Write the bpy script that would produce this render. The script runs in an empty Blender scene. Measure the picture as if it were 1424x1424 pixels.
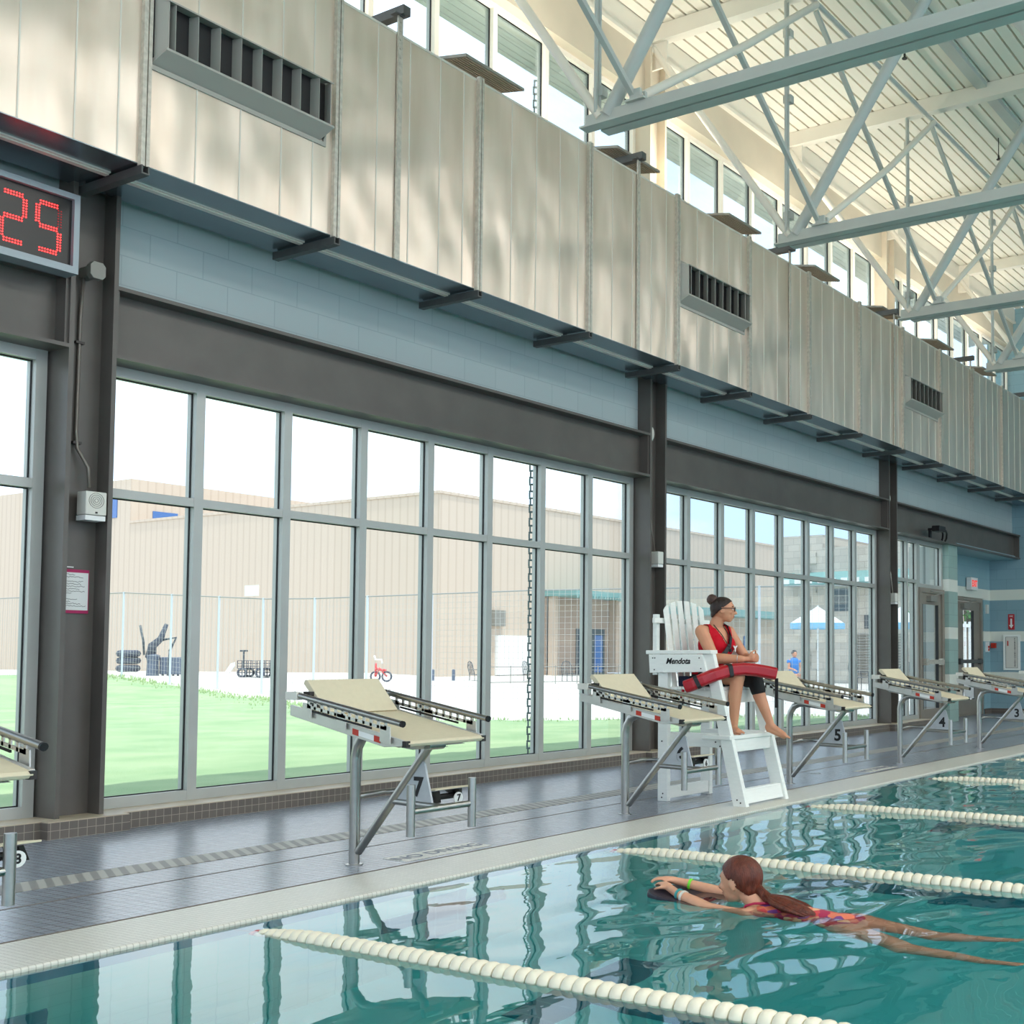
import bpy, bmesh, math, random
from math import sin, cos, pi, sqrt, atan2, radians
from mathutils import Vector, Matrix
random.seed(7)
SC = bpy.context.scene
COL = SC.collection
V = Vector

# ------------------------------------------------------------------ helpers
def lin(c):
    r = []
    for x in c[:3]:
        x = x / 255.0
        r.append(x / 12.92 if x <= 0.04045 else ((x + 0.055) / 1.055) ** 2.4)
    return (r[0], r[1], r[2], 1.0)

class MB:
    """collects shapes and links them as ONE mesh object"""
    def __init__(s):
        s.v = []; s.f = []
    def add(s, vs, fs):
        n = len(s.v)
        s.v += [tuple(p) for p in vs]
        s.f += [tuple(i + n for i in f) for f in fs]
        return s
    def box(s, x0, x1, y0, y1, z0, z1):
        return s.add([(x0, y0, z0), (x1, y0, z0), (x1, y1, z0), (x0, y1, z0),
                      (x0, y0, z1), (x1, y0, z1), (x1, y1, z1), (x0, y1, z1)],
                     [(0, 3, 2, 1), (4, 5, 6, 7), (0, 1, 5, 4), (1, 2, 6, 5), (2, 3, 7, 6), (3, 0, 4, 7)])
    def bar(s, p0, p1, w, h, up=(0, 0, 1)):
        p0 = V(p0); p1 = V(p1); d = (p1 - p0).normalized(); up = V(up)
        a = d.cross(up)
        if a.length < 1e-4: a = d.cross(V((0, 1, 0)))
        a.normalize(); b = a.cross(d).normalized()
        a = a * (w / 2); b = b * (h / 2)
        c = [-a - b, a - b, a + b, -a + b]
        return s.add([p0 + q for q in c] + [p1 + q for q in c],
                     [(0, 1, 2, 3), (7, 6, 5, 4), (0, 4, 5, 1), (1, 5, 6, 2), (2, 6, 7, 3), (3, 7, 4, 0)])
    def cyl(s, p0, p1, r0, r1=None, n=12):
        return s.tube([p0, p1], r0, n, radii=[r0, r0 if r1 is None else r1])
    def tube(s, pts, r, n=8, radii=None, closed=False):
        pts = [V(p) for p in pts]; k = len(pts)
        t0 = (pts[1] - pts[0]).normalized()
        a = t0.cross(V((0, 0, 1)))
        if a.length < 1e-3: a = t0.cross(V((0, 1, 0)))
        a.normalize()
        vs = []
        for i, p in enumerate(pts):
            if closed: t = (pts[(i + 1) % k] - pts[i - 1]).normalized()
            elif i == 0: t = t0
            elif i == k - 1: t = (pts[i] - pts[i - 1]).normalized()
            else: t = ((pts[i + 1] - p).normalized() + (p - pts[i - 1]).normalized()).normalized()
            a = (a - t * a.dot(t)).normalized()
            b = t.cross(a)
            rr = radii[i] if radii else r
            for j in range(n):
                an = 2 * pi * j / n
                vs.append(p + a * (cos(an) * rr) + b * (sin(an) * rr))
        fs = []
        m = k if closed else k - 1
        for i in range(m):
            i2 = (i + 1) % k
            for j in range(n):
                j2 = (j + 1) % n
                fs.append((i * n + j, i * n + j2, i2 * n + j2, i2 * n + j))
        if not closed:
            fs.append(tuple(range(n - 1, -1, -1))); fs.append(tuple((k - 1) * n + j for j in range(n)))
        return s.add(vs, fs)
    def prism(s, poly, vec):
        poly = [V(p) for p in poly]; vec = V(vec); n = len(poly)
        fs = [tuple(range(n)), tuple(range(2 * n - 1, n - 1, -1))]
        for i in range(n):
            j = (i + 1) % n
            fs.append((i, i + n, j + n, j))
        return s.add(poly + [p + vec for p in poly], fs)
    def ell(s, c, rx, ry, rz, n=16, m=10, R=None):
        c = V(c); vs = [V((0, 0, rz))]
        for i in range(1, m):
            ph = pi * i / m
            for j in range(n):
                th = 2 * pi * j / n
                vs.append(V((rx * sin(ph) * cos(th), ry * sin(ph) * sin(th), rz * cos(ph))))
        vs.append(V((0, 0, -rz)))
        if R is not None: vs = [R @ q for q in vs]
        fs = []
        for j in range(n): fs.append((0, 1 + j, 1 + (j + 1) % n))
        for i in range(m - 2):
            for j in range(n):
                a = 1 + i * n + j; b = 1 + i * n + (j + 1) % n
                fs.append((a, a + n, b + n, b))
        L = len(vs) - 1; q = 1 + (m - 2) * n
        for j in range(n): fs.append((L, q + (j + 1) % n, q + j))
        return s.add([c + p for p in vs], fs)
    def cap(s, p0, p1, r0, r1=None, n=12):
        r1 = r0 if r1 is None else r1
        s.cyl(p0, p1, r0, r1, n)
        s.ell(p0, r0, r0, r0, n, 8); s.ell(p1, r1, r1, r1, n, 8)
        return s
    def lathe(s, c, ax, prof, n=14):
        c = V(c); ax = V(ax).normalized()
        a = ax.cross(V((0, 0, 1)))
        if a.length < 1e-3: a = V((1, 0, 0))
        a.normalize(); b = ax.cross(a)
        vs = []; fs = []
        for (h, r) in prof:
            for j in range(n):
                an = 2 * pi * j / n
                vs.append(c + ax * h + a * (cos(an) * r) + b * (sin(an) * r))
        k = len(prof)
        for i in range(k - 1):
            for j in range(n):
                j2 = (j + 1) % n
                fs.append((i * n + j, i * n + j2, (i + 1) * n + j2, (i + 1) * n + j))
        fs.append(tuple(range(n - 1, -1, -1))); fs.append(tuple((k - 1) * n + j for j in range(n)))
        return s.add(vs, fs)
    def build(s, name, mat, parent=None, smooth=False, bevel=0):
        me = bpy.data.meshes.new(name)
        me.from_pydata(s.v, [], s.f)
        bm = bmesh.new(); bm.from_mesh(me)
        bmesh.ops.recalc_face_normals(bm, faces=bm.faces)
        bm.to_mesh(me); bm.free()
        me.materials.append(mat)
        o = bpy.data.objects.new(name, me); COL.objects.link(o)
        if smooth:
            if smooth == 'auto':
                mark_smooth(me, 40)
            else:
                for p in me.polygons: p.use_smooth = True
        if bevel:
            b = o.modifiers.new('bevel', 'BEVEL'); b.width = bevel; b.segments = 2; b.limit_method = 'ANGLE'
        par(o, parent)
        return o

def mark_smooth(me, deg):
    bm = bmesh.new(); bm.from_mesh(me)
    for f in bm.faces: f.smooth = True
    lim = radians(deg)
    for e in bm.edges:
        if len(e.link_faces) == 2 and e.calc_face_angle(0) > lim: e.smooth = False
    bm.to_mesh(me); bm.free()

def wm(o):
    m = Matrix.LocRotScale(o.location, o.rotation_euler, o.scale)
    if o.parent: m = wm(o.parent) @ o.matrix_parent_inverse @ m
    return m
def par(o, p):
    if p is not None:
        o.parent = p; o.matrix_parent_inverse = wm(p).inverted()
def tag(o, label=None, cat=None, group=None, kind=None):
    if label: o['label'] = label
    if cat: o['category'] = cat
    if group: o['group'] = group
    if kind: o['kind'] = kind
    return o
def thing(name, loc, label, cat, group=None):
    o = bpy.data.objects.new(name, None); COL.objects.link(o)
    o.location = loc; o.empty_display_size = .1
    return tag(o, label, cat, group)
def struct(o, label=None): return tag(o, label, None, None, 'structure')
def copy_tree(o, parent=None):
    c = o.copy(); COL.objects.link(c)
    if parent is not None: c.parent = parent
    for ch in list(o.children): copy_tree(ch, c)
    return c
def text(name, s, mat, origin, ux, uy, size, parent=None, ext=.001, shear=0, align='CENTER', bold=0.0, squeeze=1.0, line=1.0):
    """lettering lying in the plane (ux, uy)"""
    cu = bpy.data.curves.new(name, 'FONT'); cu.body = s; cu.size = size; cu.extrude = ext
    cu.align_x = align; cu.align_y = 'CENTER'; cu.shear = shear; cu.offset = bold
    cu.space_line = line; cu.materials.append(mat)
    tmp = bpy.data.objects.new(name, cu); COL.objects.link(tmp); bpy.context.view_layer.update()
    me = bpy.data.meshes.new_from_object(tmp.evaluated_get(bpy.context.evaluated_depsgraph_get()))
    bpy.data.objects.remove(tmp); bpy.data.curves.remove(cu)
    if not me.materials: me.materials.append(mat)
    o = bpy.data.objects.new(name, me); COL.objects.link(o)
    ux = V(ux).normalized(); uy = V(uy).normalized(); uz = ux.cross(uy)
    o.rotation_euler = Matrix((ux, uy, uz)).transposed().to_euler()
    o.location = V(origin); o.scale = (squeeze, 1, 1)
    par(o, parent)
    return o
def remesh(mb, voxel, it=4):
    me = bpy.data.meshes.new('tmp'); me.from_pydata(mb.v, [], mb.f)
    bm = bmesh.new(); bm.from_mesh(me); bmesh.ops.recalc_face_normals(bm, faces=bm.faces); bm.to_mesh(me); bm.free()
    o = bpy.data.objects.new('tmp', me); COL.objects.link(o)
    r = o.modifiers.new('r', 'REMESH'); r.mode = 'VOXEL'; r.voxel_size = voxel
    if it:
        q = o.modifiers.new('s', 'SMOOTH'); q.factor = .5; q.iterations = it
    bpy.context.view_layer.update()
    dg = bpy.context.evaluated_depsgraph_get()
    out = bpy.data.meshes.new_from_object(o.evaluated_get(dg))
    bpy.data.objects.remove(o); bpy.data.meshes.remove(me)
    return out
def mesh_obj(name, me, mat, parent=None, smooth=True):
    me.materials.clear(); me.materials.append(mat); me.name = name
    if smooth:
        for p in me.polygons: p.use_smooth = True
    o = bpy.data.objects.new(name, me); COL.objects.link(o); par(o, parent)
    return o
def cut(me, keep):
    """delete the faces whose centre fails keep(x, y, z)"""
    bm = bmesh.new(); bm.from_mesh(me)
    kill = [f for f in bm.faces if not keep(f.calc_center_median())]
    bmesh.ops.delete(bm, geom=kill, context='FACES')
    bm.to_mesh(me); bm.free(); return me

# ------------------------------------------------------------------ materials
def nodes(name):
    m = bpy.data.materials.new(name); m.use_nodes = True
    nt = m.node_tree; nt.nodes.clear()
    out = nt.nodes.new('ShaderNodeOutputMaterial')
    return m, nt, out
def pbr(name, c, rough=.5, metal=0, spec=.5, var=.0, vscale=8, bump=0, bscale=40, stretch=(1, 1, 1), emit=None, estr=0, c2=None, coat=0, trans=0):
    m, nt, out = nodes(name); N = nt.nodes.new; L = nt.links.new
    b = N('ShaderNodeBsdfPrincipled'); L(b.outputs[0], out.inputs[0])
    col = lin(c)
    b.inputs['Base Color'].default_value = col
    b.inputs['Roughness'].default_value = rough; b.inputs['Metallic'].default_value = metal
    b.inputs['Specular IOR Level'].default_value = spec
    if coat: b.inputs['Coat Weight'].default_value = coat
    if trans: b.inputs['Transmission Weight'].default_value = trans
    if emit:
        b.inputs['Emission Color'].default_value = lin(emit); b.inputs['Emission Strength'].default_value = estr
    tc = N('ShaderNodeTexCoord'); mp = N('ShaderNodeMapping'); L(tc.outputs['Object'], mp.inputs[0])
    mp.inputs['Scale'].default_value = stretch
    if var or c2:
        n = N('ShaderNodeTexNoise'); n.inputs['Scale'].default_value = vscale; n.inputs['Detail'].default_value = 4
        L(mp.outputs[0], n.inputs['Vector'])
        r = N('ShaderNodeValToRGB')
        if c2: a_, b_ = lin(c2), col
        else:
            a_ = tuple(x * (1 - var) for x in col[:3]) + (1,); b_ = tuple(min(1, x * (1 + var)) for x in col[:3]) + (1,)
        r.color_ramp.elements[0].color = a_; r.color_ramp.elements[0].position = .35
        r.color_ramp.elements[1].color = b_; r.color_ramp.elements[1].position = .65
        L(n.outputs['Fac'], r.inputs[0]); L(r.outputs[0], b.inputs['Base Color'])
    if bump:
        n2 = N('ShaderNodeTexNoise'); n2.inputs['Scale'].default_value = bscale; n2.inputs['Detail'].default_value = 3
        L(mp.outputs[0], n2.inputs['Vector'])
        bp = N('ShaderNodeBump'); bp.inputs['Strength'].default_value = bump; bp.inputs['Distance'].default_value = .02
        L(n2.outputs['Fac'], bp.inputs['Height']); L(bp.outputs[0], b.inputs['Normal'])
    return m
def tile(name, c1, c2, mortar, w, h, plane='xy', rough=.3, gap=.004, offset=0.0, bump=.3, spec=.5, coat=0, bands=None):
    """square or block tiling; plane says which two axes carry the pattern; bands = [(z0, z1, colour)]"""
    m, nt, out = nodes(name); N = nt.nodes.new; L = nt.links.new
    b = N('ShaderNodeBsdfPrincipled'); L(b.outputs[0], out.inputs[0])
    b.inputs['Roughness'].default_value = rough; b.inputs['Specular IOR Level'].default_value = spec
    if coat: b.inputs['Coat Weight'].default_value = coat; b.inputs['Coat Roughness'].default_value = .15
    tc = N('ShaderNodeTexCoord'); sp = N('ShaderNodeSeparateXYZ'); cb = N('ShaderNodeCombineXYZ')
    L(tc.outputs['Object'], sp.inputs[0])
    L(sp.outputs['xyz'.index(plane[0])], cb.inputs[0]); L(sp.outputs['xyz'.index(plane[1])], cb.inputs[1])
    br = N('ShaderNodeTexBrick'); L(cb.outputs[0], br.inputs['Vector'])
    br.offset = offset; br.squash = 1
    br.inputs['Scale'].default_value = 1
    br.inputs['Brick Width'].default_value = w; br.inputs['Row Height'].default_value = h
    br.inputs['Mortar Size'].default_value = gap; br.inputs['Mortar Smooth'].default_value = .1
    br.inputs['Color1'].default_value = lin(c1); br.inputs['Color2'].default_value = lin(c2)
    br.inputs['Mortar'].default_value = lin(mortar)
    colour = br.outputs['Color']
    if bands:
        for z0, z1, c in bands:
            g = N('ShaderNodeMath'); g.operation = 'GREATER_THAN'; L(sp.outputs[2], g.inputs[0]); g.inputs[1].default_value = z0
            l = N('ShaderNodeMath'); l.operation = 'LESS_THAN'; L(sp.outputs[2], l.inputs[0]); l.inputs[1].default_value = z1
            mu = N('ShaderNodeMath'); mu.operation = 'MULTIPLY'; L(g.outputs[0], mu.inputs[0]); L(l.outputs[0], mu.inputs[1])
            mx = N('ShaderNodeMix'); mx.data_type = 'RGBA'; L(mu.outputs[0], mx.inputs['Factor'])
            L(colour, mx.inputs['A']); mx.inputs['B'].default_value = lin(c); colour = mx.outputs['Result']
    L(colour, b.inputs['Base Color'])
    if bump:
        bp = N('ShaderNodeBump'); bp.inputs['Strength'].default_value = bump; bp.inputs['Distance'].default_value = .003
        bp.invert = True
        L(br.outputs['Fac'], bp.inputs['Height']); L(bp.outputs[0], b.inputs['Normal'])
    return m

M = {}
M['wall'] = tile('painted_block', (172, 185, 186), (167, 181, 182), (152, 167, 170), .40, .20, 'xz', .45, .004, .5, .25)
BW = [(.62, .82, (222, 224, 212)), (1.43, 1.63, (222, 224, 212)), (2.25, 2.46, (222, 224, 212))]
M['wall_green'] = tile('glazed_block_green', (150, 176, 168), (145, 171, 163), (128, 150, 146), .40, .205, 'xz', .3, .004, .5, .25, bands=BW)
M['wall_blue'] = tile('glazed_block_blue', (136, 168, 178), (132, 164, 174), (120, 150, 160), .40, .205, 'yz', .3, .004, .5, .25, bands=BW)
M['alcove'] = tile('alcove_block', (136, 172, 180), (132, 168, 176), (120, 155, 165), .40, .205, 'xz', .3, .004, .5, .25, bands=BW)
M['steel'] = pbr('dark_painted_steel', (90, 85, 79), .38, 0, .5, .1, 3, .05, 12)
M['alu'] = pbr('window_aluminium', (176, 178, 173), .38, .25, .5, .03, 4)
M['gasket'] = pbr('black_gasket', (14, 15, 18), .6)
M['cream'] = pbr('cream_paint', (232, 226, 212), .45, 0, .5, .02, 2)
M['beige'] = pbr('beige_paint', (205, 193, 172), .5, 0, .5, .04, 2)
M['truss'] = pbr('pale_blue_grey_paint', (190, 193, 186), .35, 0, .5, .03, 4)
M['deck'] = pbr('cream_roof_deck', (240, 234, 220), .5, 0, .4, .015, 1)
M['galv'] = pbr('galvanised_strap', (200, 194, 182), .45, .5, .5, .12, 30)
M['darkbar'] = pbr('dark_strut', (92, 94, 92), .5, .4, .5, .1, 10)
M['fixture'] = pbr('grey_fixture', (150, 150, 142), .45, .3)
M['grille'] = pbr('fixture_grille', (160, 146, 126), .5, .2)
M['curb'] = tile('brown_curb_tile', (104, 96, 88), (97, 90, 83), (158, 148, 134), .056, .052, 'xz', .35, .0018, 0, .3)
M['curbtop'] = pbr('curb_top', (186, 172, 150), .5, 0, .5, .1, 8)
M['deckfloor'] = tile('blue_grey_deck_tile', (148, 154, 162), (136, 142, 151), (92, 97, 105), .052, .052, 'xy', .25, .0035, 0, .2, .5)
M['coping'] = tile('white_coping_tile', (216, 213, 202), (208, 205, 194), (182, 178, 166), .026, .026, 'xy', .38, .0022, 0, .15)
M['basin'] = tile('basin_plaster', (186, 222, 220), (184, 220, 218), (180, 217, 215), .30, .30, 'xy', .6, .003, 0, 0)
M['basinwall'] = tile('basin_wall', (190, 220, 210), (186, 216, 207), (172, 204, 196), .15, .15, 'xz', .4, .003, 0, 0, bands=[(-.22, -.05, (92, 148, 172))])
M['navy'] = tile('navy_tile', (74, 132, 150), (70, 128, 146), (96, 150, 164), .15, .15, 'xz', .3, .004, 0, 0)
M['drainhatch'] = None
M['white'] = pbr('white_recycled_plank', (236, 238, 232), .42, 0, .5, .02, 14, .04, 60, (1, 1, 6))
M['bolt'] = pbr('dark_bolt', (60, 58, 56), .4, .7)
M['chrome'] = pbr('brushed_stainless', (168, 167, 162), .3, 1, .5, .04, 30)
M['tread'] = pbr('sand_tread', (214, 203, 176), .75, 0, .3, .02, 30, .15, 900)
M['treadedge'] = pbr('pale_green_edge', (190, 200, 182), .5)
M['blockalu'] = pbr('block_side_aluminium', (196, 194, 188), .32, .6, .5, .04, 12)
M['black'] = pbr('black_rubber', (18, 18, 20), .5)
M['inkblack'] = pbr('black_ink', (12, 12, 14), .6)
M['redlabel'] = pbr('red_label', (190, 50, 30), .5)
M['whitelabel'] = pbr('white_label', (235, 235, 232), .5)
M['numplate'] = pbr('number_plate', (176, 180, 184), .4, .3, .5, .04, 20)
M['rope'] = pbr('cream_float', (232, 224, 202), .42, 0, .5, .03, 30)
M['ropecable'] = pbr('lane_cable', (150, 150, 146), .3, .8)
M['ropered'] = pbr('red_float', (190, 90, 90), .45)
M['red'] = pbr('red_vinyl', (168, 14, 30), .3, 0, .5, .06, 12, .05, 30)
M['vest'] = pbr('red_cloth', (190, 12, 34), .75, 0, .2, .08, 20, .3, 25)
M['shorts'] = pbr('dark_shorts', (34, 30, 34), .8)
M['skin'] = pbr('skin_tan', (206, 146, 113), .5, 0, .4, .05, 10)
M['skin2'] = pbr('skin_fair', (214, 158, 128), .48, 0, .4, .06, 12)
M['hair'] = pbr('dark_brown_hair', (44, 30, 26), .45, 0, .4, .3, 40, .4, 120, (1, 1, .2))
M['hair2'] = pbr('auburn_hair', (96, 44, 28), .45, 0, .4, .3, 60, .4, 160, (1, 1, .2))
M['brace'] = pbr('black_knee_brace', (20, 22, 22), .8)
M['lip'] = pbr('lips', (150, 84, 76), .5)
M['eye'] = pbr('eye_white', (225, 220, 212), .3)
M['glass_dark'] = pbr('lens', (40, 40, 40), .1, 0, .6)
M['silver'] = pbr('silver_band', (200, 200, 200), .3, .8)
M['teal_band'] = pbr('teal_band', (60, 150, 150), .5)
M['lime_band'] = pbr('lime_band', (120, 220, 60), .5)
M['offwhite'] = pbr('off_white_plastic', (214, 212, 202), .45)
M['plate'] = pbr('grey_cast_box', (142, 140, 132), .5, .2)
M['navycloth'] = pbr('navy_cloth', (20, 26, 52), .85)
M['magenta'] = pbr('magenta_card', (170, 30, 90), .6)
M['paper'] = pbr('white_paper', (226, 228, 226), .6)
M['clockface'] = pbr('clock_face', (22, 24, 24), .3, 0, .5)
M['clockframe'] = pbr('clock_frame', (150, 160, 166), .4, .3)
M['led'] = pbr('led_red', (255, 70, 70), .4, emit=(255, 34, 34), estr=9.0)
M['leddim'] = pbr('led_dim', (110, 20, 24), .4, emit=(200, 30, 40), estr=.5)
M['seam'] = pbr('lit_seam', (226, 220, 208), .4, .2)  # brighter than the duct skin: lit seam edges put into the colour
M['vent'] = pbr('vent_grey', (176, 172, 162), .45, .15)
M['exitred'] = pbr('exit_red', (220, 60, 50), .5, emit=(230, 60, 50), estr=.9)
M['doorframe'] = pbr('door_bronze', (148, 140, 128), .42, .3, .5, .04, 6)
M['bldg'] = None
# swimsuit: coral, pink and purple patches
m, nt, out = nodes('patterned_swimsuit'); N = nt.nodes.new; L = nt.links.new
b = N('ShaderNodeBsdfPrincipled'); b.inputs['Roughness'].default_value = .45; L(b.outputs[0], out.inputs[0])
tc = N('ShaderNodeTexCoord'); vo = N('ShaderNodeTexVoronoi'); vo.inputs['Scale'].default_value = 26; L(tc.outputs['Object'], vo.inputs['Vector'])
rp = N('ShaderNodeValToRGB'); rp.color_ramp.interpolation = 'CONSTANT'
cols = [(0, (206, 70, 74)), (.35, (226, 120, 90)), (.55, (176, 40, 84)), (.75, (236, 180, 140)), (.88, (120, 60, 130))]
e = rp.color_ramp.elements; e[0].color = lin(cols[0][1]); e[1].position = .35; e[1].color = lin(cols[1][1])
for p, c in cols[2:]:
    q = e.new(p); q.color = lin(c)
sx = N('ShaderNodeSeparateColor'); L(vo.outputs['Color'], sx.inputs[0]); L(sx.outputs[0], rp.inputs[0]); L(rp.outputs[0], b.inputs['Base Color'])
M['suit'] = m
# hatched channel grate
m, nt, out = nodes('hatched_channel'); N = nt.nodes.new; L = nt.links.new
b = N('ShaderNodeBsdfPrincipled'); b.inputs['Roughness'].default_value = .5; L(b.outputs[0], out.inputs[0])
tc = N('ShaderNodeTexCoord'); mp = N('ShaderNodeMapping'); mp.inputs['Rotation'].default_value = (0, 0, radians(25)); L(tc.outputs['Object'], mp.inputs[0])
wv = N('ShaderNodeTexWave'); wv.inputs['Scale'].default_value = 4.6; wv.inputs['Distortion'].default_value = .3; L(mp.outputs[0], wv.inputs['Vector'])
rp = N('ShaderNodeValToRGB'); rp.color_ramp.elements[0].color = lin((128, 124, 116)); rp.color_ramp.elements[0].position = .4
rp.color_ramp.elements[1].color = lin((172, 168, 158)); rp.color_ramp.elements[1].position = .6
L(wv.outputs['Fac'], rp.inputs[0]); L(rp.outputs[0], b.inputs['Base Color'])
M['drainhatch'] = m
# thin window glass: mostly clear, Fresnel reflections
def thin_glass(name, tint, k):
    m, nt, out = nodes(name); N = nt.nodes.new; L = nt.links.new
    t = N('ShaderNodeBsdfTransparent'); t.inputs[0].default_value = tint
    g = N('ShaderNodeBsdfGlossy'); g.inputs['Roughness'].default_value = .01; g.inputs[0].default_value = (.9, .95, 1, 1)
    f = N('ShaderNodeFresnel'); f.inputs[0].default_value = 1.25
    mu = N('ShaderNodeMath'); mu.operation = 'MULTIPLY'; mu.inputs[1].default_value = k; L(f.outputs[0], mu.inputs[0])
    mx = N('ShaderNodeMixShader'); L(mu.outputs[0], mx.inputs[0]); L(t.outputs[0], mx.inputs[1]); L(g.outputs[0], mx.inputs[2]); L(mx.outputs[0], out.inputs[0])
    return m
M['glass'] = thin_glass('window_glass', (.96, .985, .985, 1), .35)
# duct skin: aluminium with soft oil-canning and fine vertical grain
m, nt, out = nodes('duct_aluminium'); N = nt.nodes.new; L = nt.links.new
b = N('ShaderNodeBsdfPrincipled'); L(b.outputs[0], out.inputs[0])
b.inputs['Metallic'].default_value = .85
tc = N('ShaderNodeTexCoord'); mp = N('ShaderNodeMapping'); mp.inputs['Scale'].default_value = (3, 3, .4); L(tc.outputs['Object'], mp.inputs[0])
n1 = N('ShaderNodeTexNoise'); n1.inputs['Scale'].default_value = 2.2; n1.inputs['Detail'].default_value = 3; L(mp.outputs[0], n1.inputs['Vector'])
rp = N('ShaderNodeValToRGB'); rp.color_ramp.elements[0].color = lin((230, 213, 197)); rp.color_ramp.elements[1].color = lin((239, 225, 211))
rp.color_ramp.elements[0].position = .3; rp.color_ramp.elements[1].position = .7
L(n1.outputs['Fac'], rp.inputs[0]); L(rp.outputs[0], b.inputs['Base Color'])
rr = N('ShaderNodeMapRange'); rr.inputs['To Min'].default_value = .3; rr.inputs['To Max'].default_value = .44; L(n1.outputs['Fac'], rr.inputs[0]); L(rr.outputs[0], b.inputs['Roughness'])
mp2 = N('ShaderNodeMapping'); mp2.inputs['Scale'].default_value = (1, 1, .55); L(tc.outputs['Object'], mp2.inputs[0])
n2 = N('ShaderNodeTexNoise'); n2.inputs['Scale'].default_value = 2.6; n2.inputs['Detail'].default_value = 1; L(mp2.outputs[0], n2.inputs['Vector'])
bp = N('ShaderNodeBump'); bp.inputs['Strength'].default_value = .8; bp.inputs['Distance'].default_value = .05
L(n2.outputs['Fac'], bp.inputs['Height']); L(bp.outputs[0], b.inputs['Normal'])
M['duct'] = m
M['duct_shaded'] = pbr('duct_underside_shaded', (134, 146, 152), .27, .8, .5, .06, 2, .06, 3)  # same aluminium, darkened in colour to stand in for its dark reflections
# exterior
def ribbed(name, c1, c2, scale, axis=0):
    m, nt, out = nodes(name); N = nt.nodes.new; L = nt.links.new
    b = N('ShaderNodeBsdfPrincipled'); b.inputs['Roughness'].default_value = .8; L(b.outputs[0], out.inputs[0])
    tc = N('ShaderNodeTexCoord'); sp = N('ShaderNodeSeparateXYZ'); L(tc.outputs['Object'], sp.inputs[0])
    ad = N('ShaderNodeMath'); ad.operation = 'ADD'; L(sp.outputs[0], ad.inputs[0]); L(sp.outputs[1], ad.inputs[1])
    mu = N('ShaderNodeMath'); mu.operation = 'MULTIPLY'; mu.inputs[1].default_value = scale; L(ad.outputs[0], mu.inputs[0])
    fr = N('ShaderNodeMath'); fr.operation = 'FRACT'; L(mu.outputs[0], fr.inputs[0])
    rp = N('ShaderNodeValToRGB'); rp.color_ramp.elements[0].color = lin(c1); rp.color_ramp.elements[0].position = .12
    rp.color_ramp.elements[1].color = lin(c2); rp.color_ramp.elements[1].position = .3
    L(fr.outputs[0], rp.inputs[0]); L(rp.outputs[0], b.inputs['Base Color'])
    return m
M['bldg'] = ribbed('ribbed_beige_wall', (190, 172, 154), (200, 183, 165), 2.2)
M['siding'] = ribbed('grey_rib_siding', (120, 118, 112), (176, 174, 168), 5.0)
M['stone'] = tile('limestone', (204, 196, 182), (190, 182, 169), (168, 160, 148), .6, .3, 'yz', .8, .01, .5, 0)
M['tealroof'] = pbr('teal_metal', (120, 160, 156), .5)
M['bldgwin'] = pbr('blue_pane', (70, 110, 170), .2)
M['brown'] = pbr('brown_brick', (170, 150, 134), .8)
M['doorblack'] = pbr('dark_door', (70, 78, 84), .4)
M['lawn'] = pbr('lawn_grass', (138, 164, 122), .9, 0, .2, .0, .9, .6, 60, c2=(158, 177, 136))
M['concrete'] = pbr('pale_concrete', (206, 203, 196), .85, 0, .3, .05, .6)
M['fence'] = pbr('galvanised_fence', (200, 207, 214), .5, 0)
M['fencewire'] = pbr('fence_wire', (186, 184, 178), .5, .2)
M['tyre'] = pbr('grey_rubber', (74, 80, 92), .7)
M['bluepad'] = pbr('slate_pad', (96, 106, 122), .7)
M['canvas'] = pbr('white_canvas', (226, 234, 240), .8)
M['canvasblue'] = pbr('blue_canvas', (140, 196, 228), .8)
M['bluecloth'] = pbr('blue_shirt', (60, 130, 210), .8)
M['tuft'] = pbr('grass_tuft', (186, 204, 152), .9)
M['rail'] = pbr('dull_rail', (150, 150, 146), .6)
M['pipe'] = pbr('painted_conduit', (118, 112, 104), .4, .2)
M['leaf'] = pbr('green_leaves', (92, 138, 70), .8, 0, .3, .3, 6)
M['bark'] = pbr('bark', (110, 90, 70), .9)
M['blind'] = pbr('soffit_boards', (182, 184, 182), .6, 0, .4, .06, 3)
SKY = 2.2; SUN = 3.6; UP = 24; UP_FILL = 120; HALL_FILL = 210; EXPO = 0
# ------------------------------------------------------------------ layout (metres; X along the glass wall, Y towards it, deck at z = 0)
WATER = -.014
EDGE = 4.43                      # pool edge
COLX = [-1.92, 4.33, 10.58, 16.83]
XE = 22.98                       # end wall
YF = 7.67                        # face of the block wall over the windows

# ------------------------------------------------------------------ floor, coping, kerb
mb = MB(); mb.box(-9, XE, 4.87, 7.60, -.25, 0); mb.box(-9, XE + .3, 7.60, 8.6, -.25, -.002)
struct(mb.build('floor', M['deckfloor']))
mb = MB(); mb.box(-9, XE, EDGE, 4.87, -.06, .002)
struct(mb.build('trim_1', M['coping'], bevel=.008))
mb = MB(); mb.box(-9, XE, 4.868, 4.882, -.01, .003); mb.box(-9, XE, 5.52, 5.53, -.01, .0015)
struct(mb.build('trim_2', pbr('dark_joint', (96, 84, 72), .6)))
mb = MB(); mb.box(-9, XE, 5.87, 6.10, -.05, .003)
t = mb.build('drain_channel', M['drainhatch'])
tag(t, 'long hatched drain channel set in the blue grey deck behind the starting blocks', 'drain')
mb = MB()
prev = -9
for cx in COLX:
    mb.box(prev, cx - .26, 7.46, 7.70, -.02, .10); mb.box(cx - .26, cx + .26, 7.38, 7.70, -.02, .10); prev = cx + .26
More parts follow.
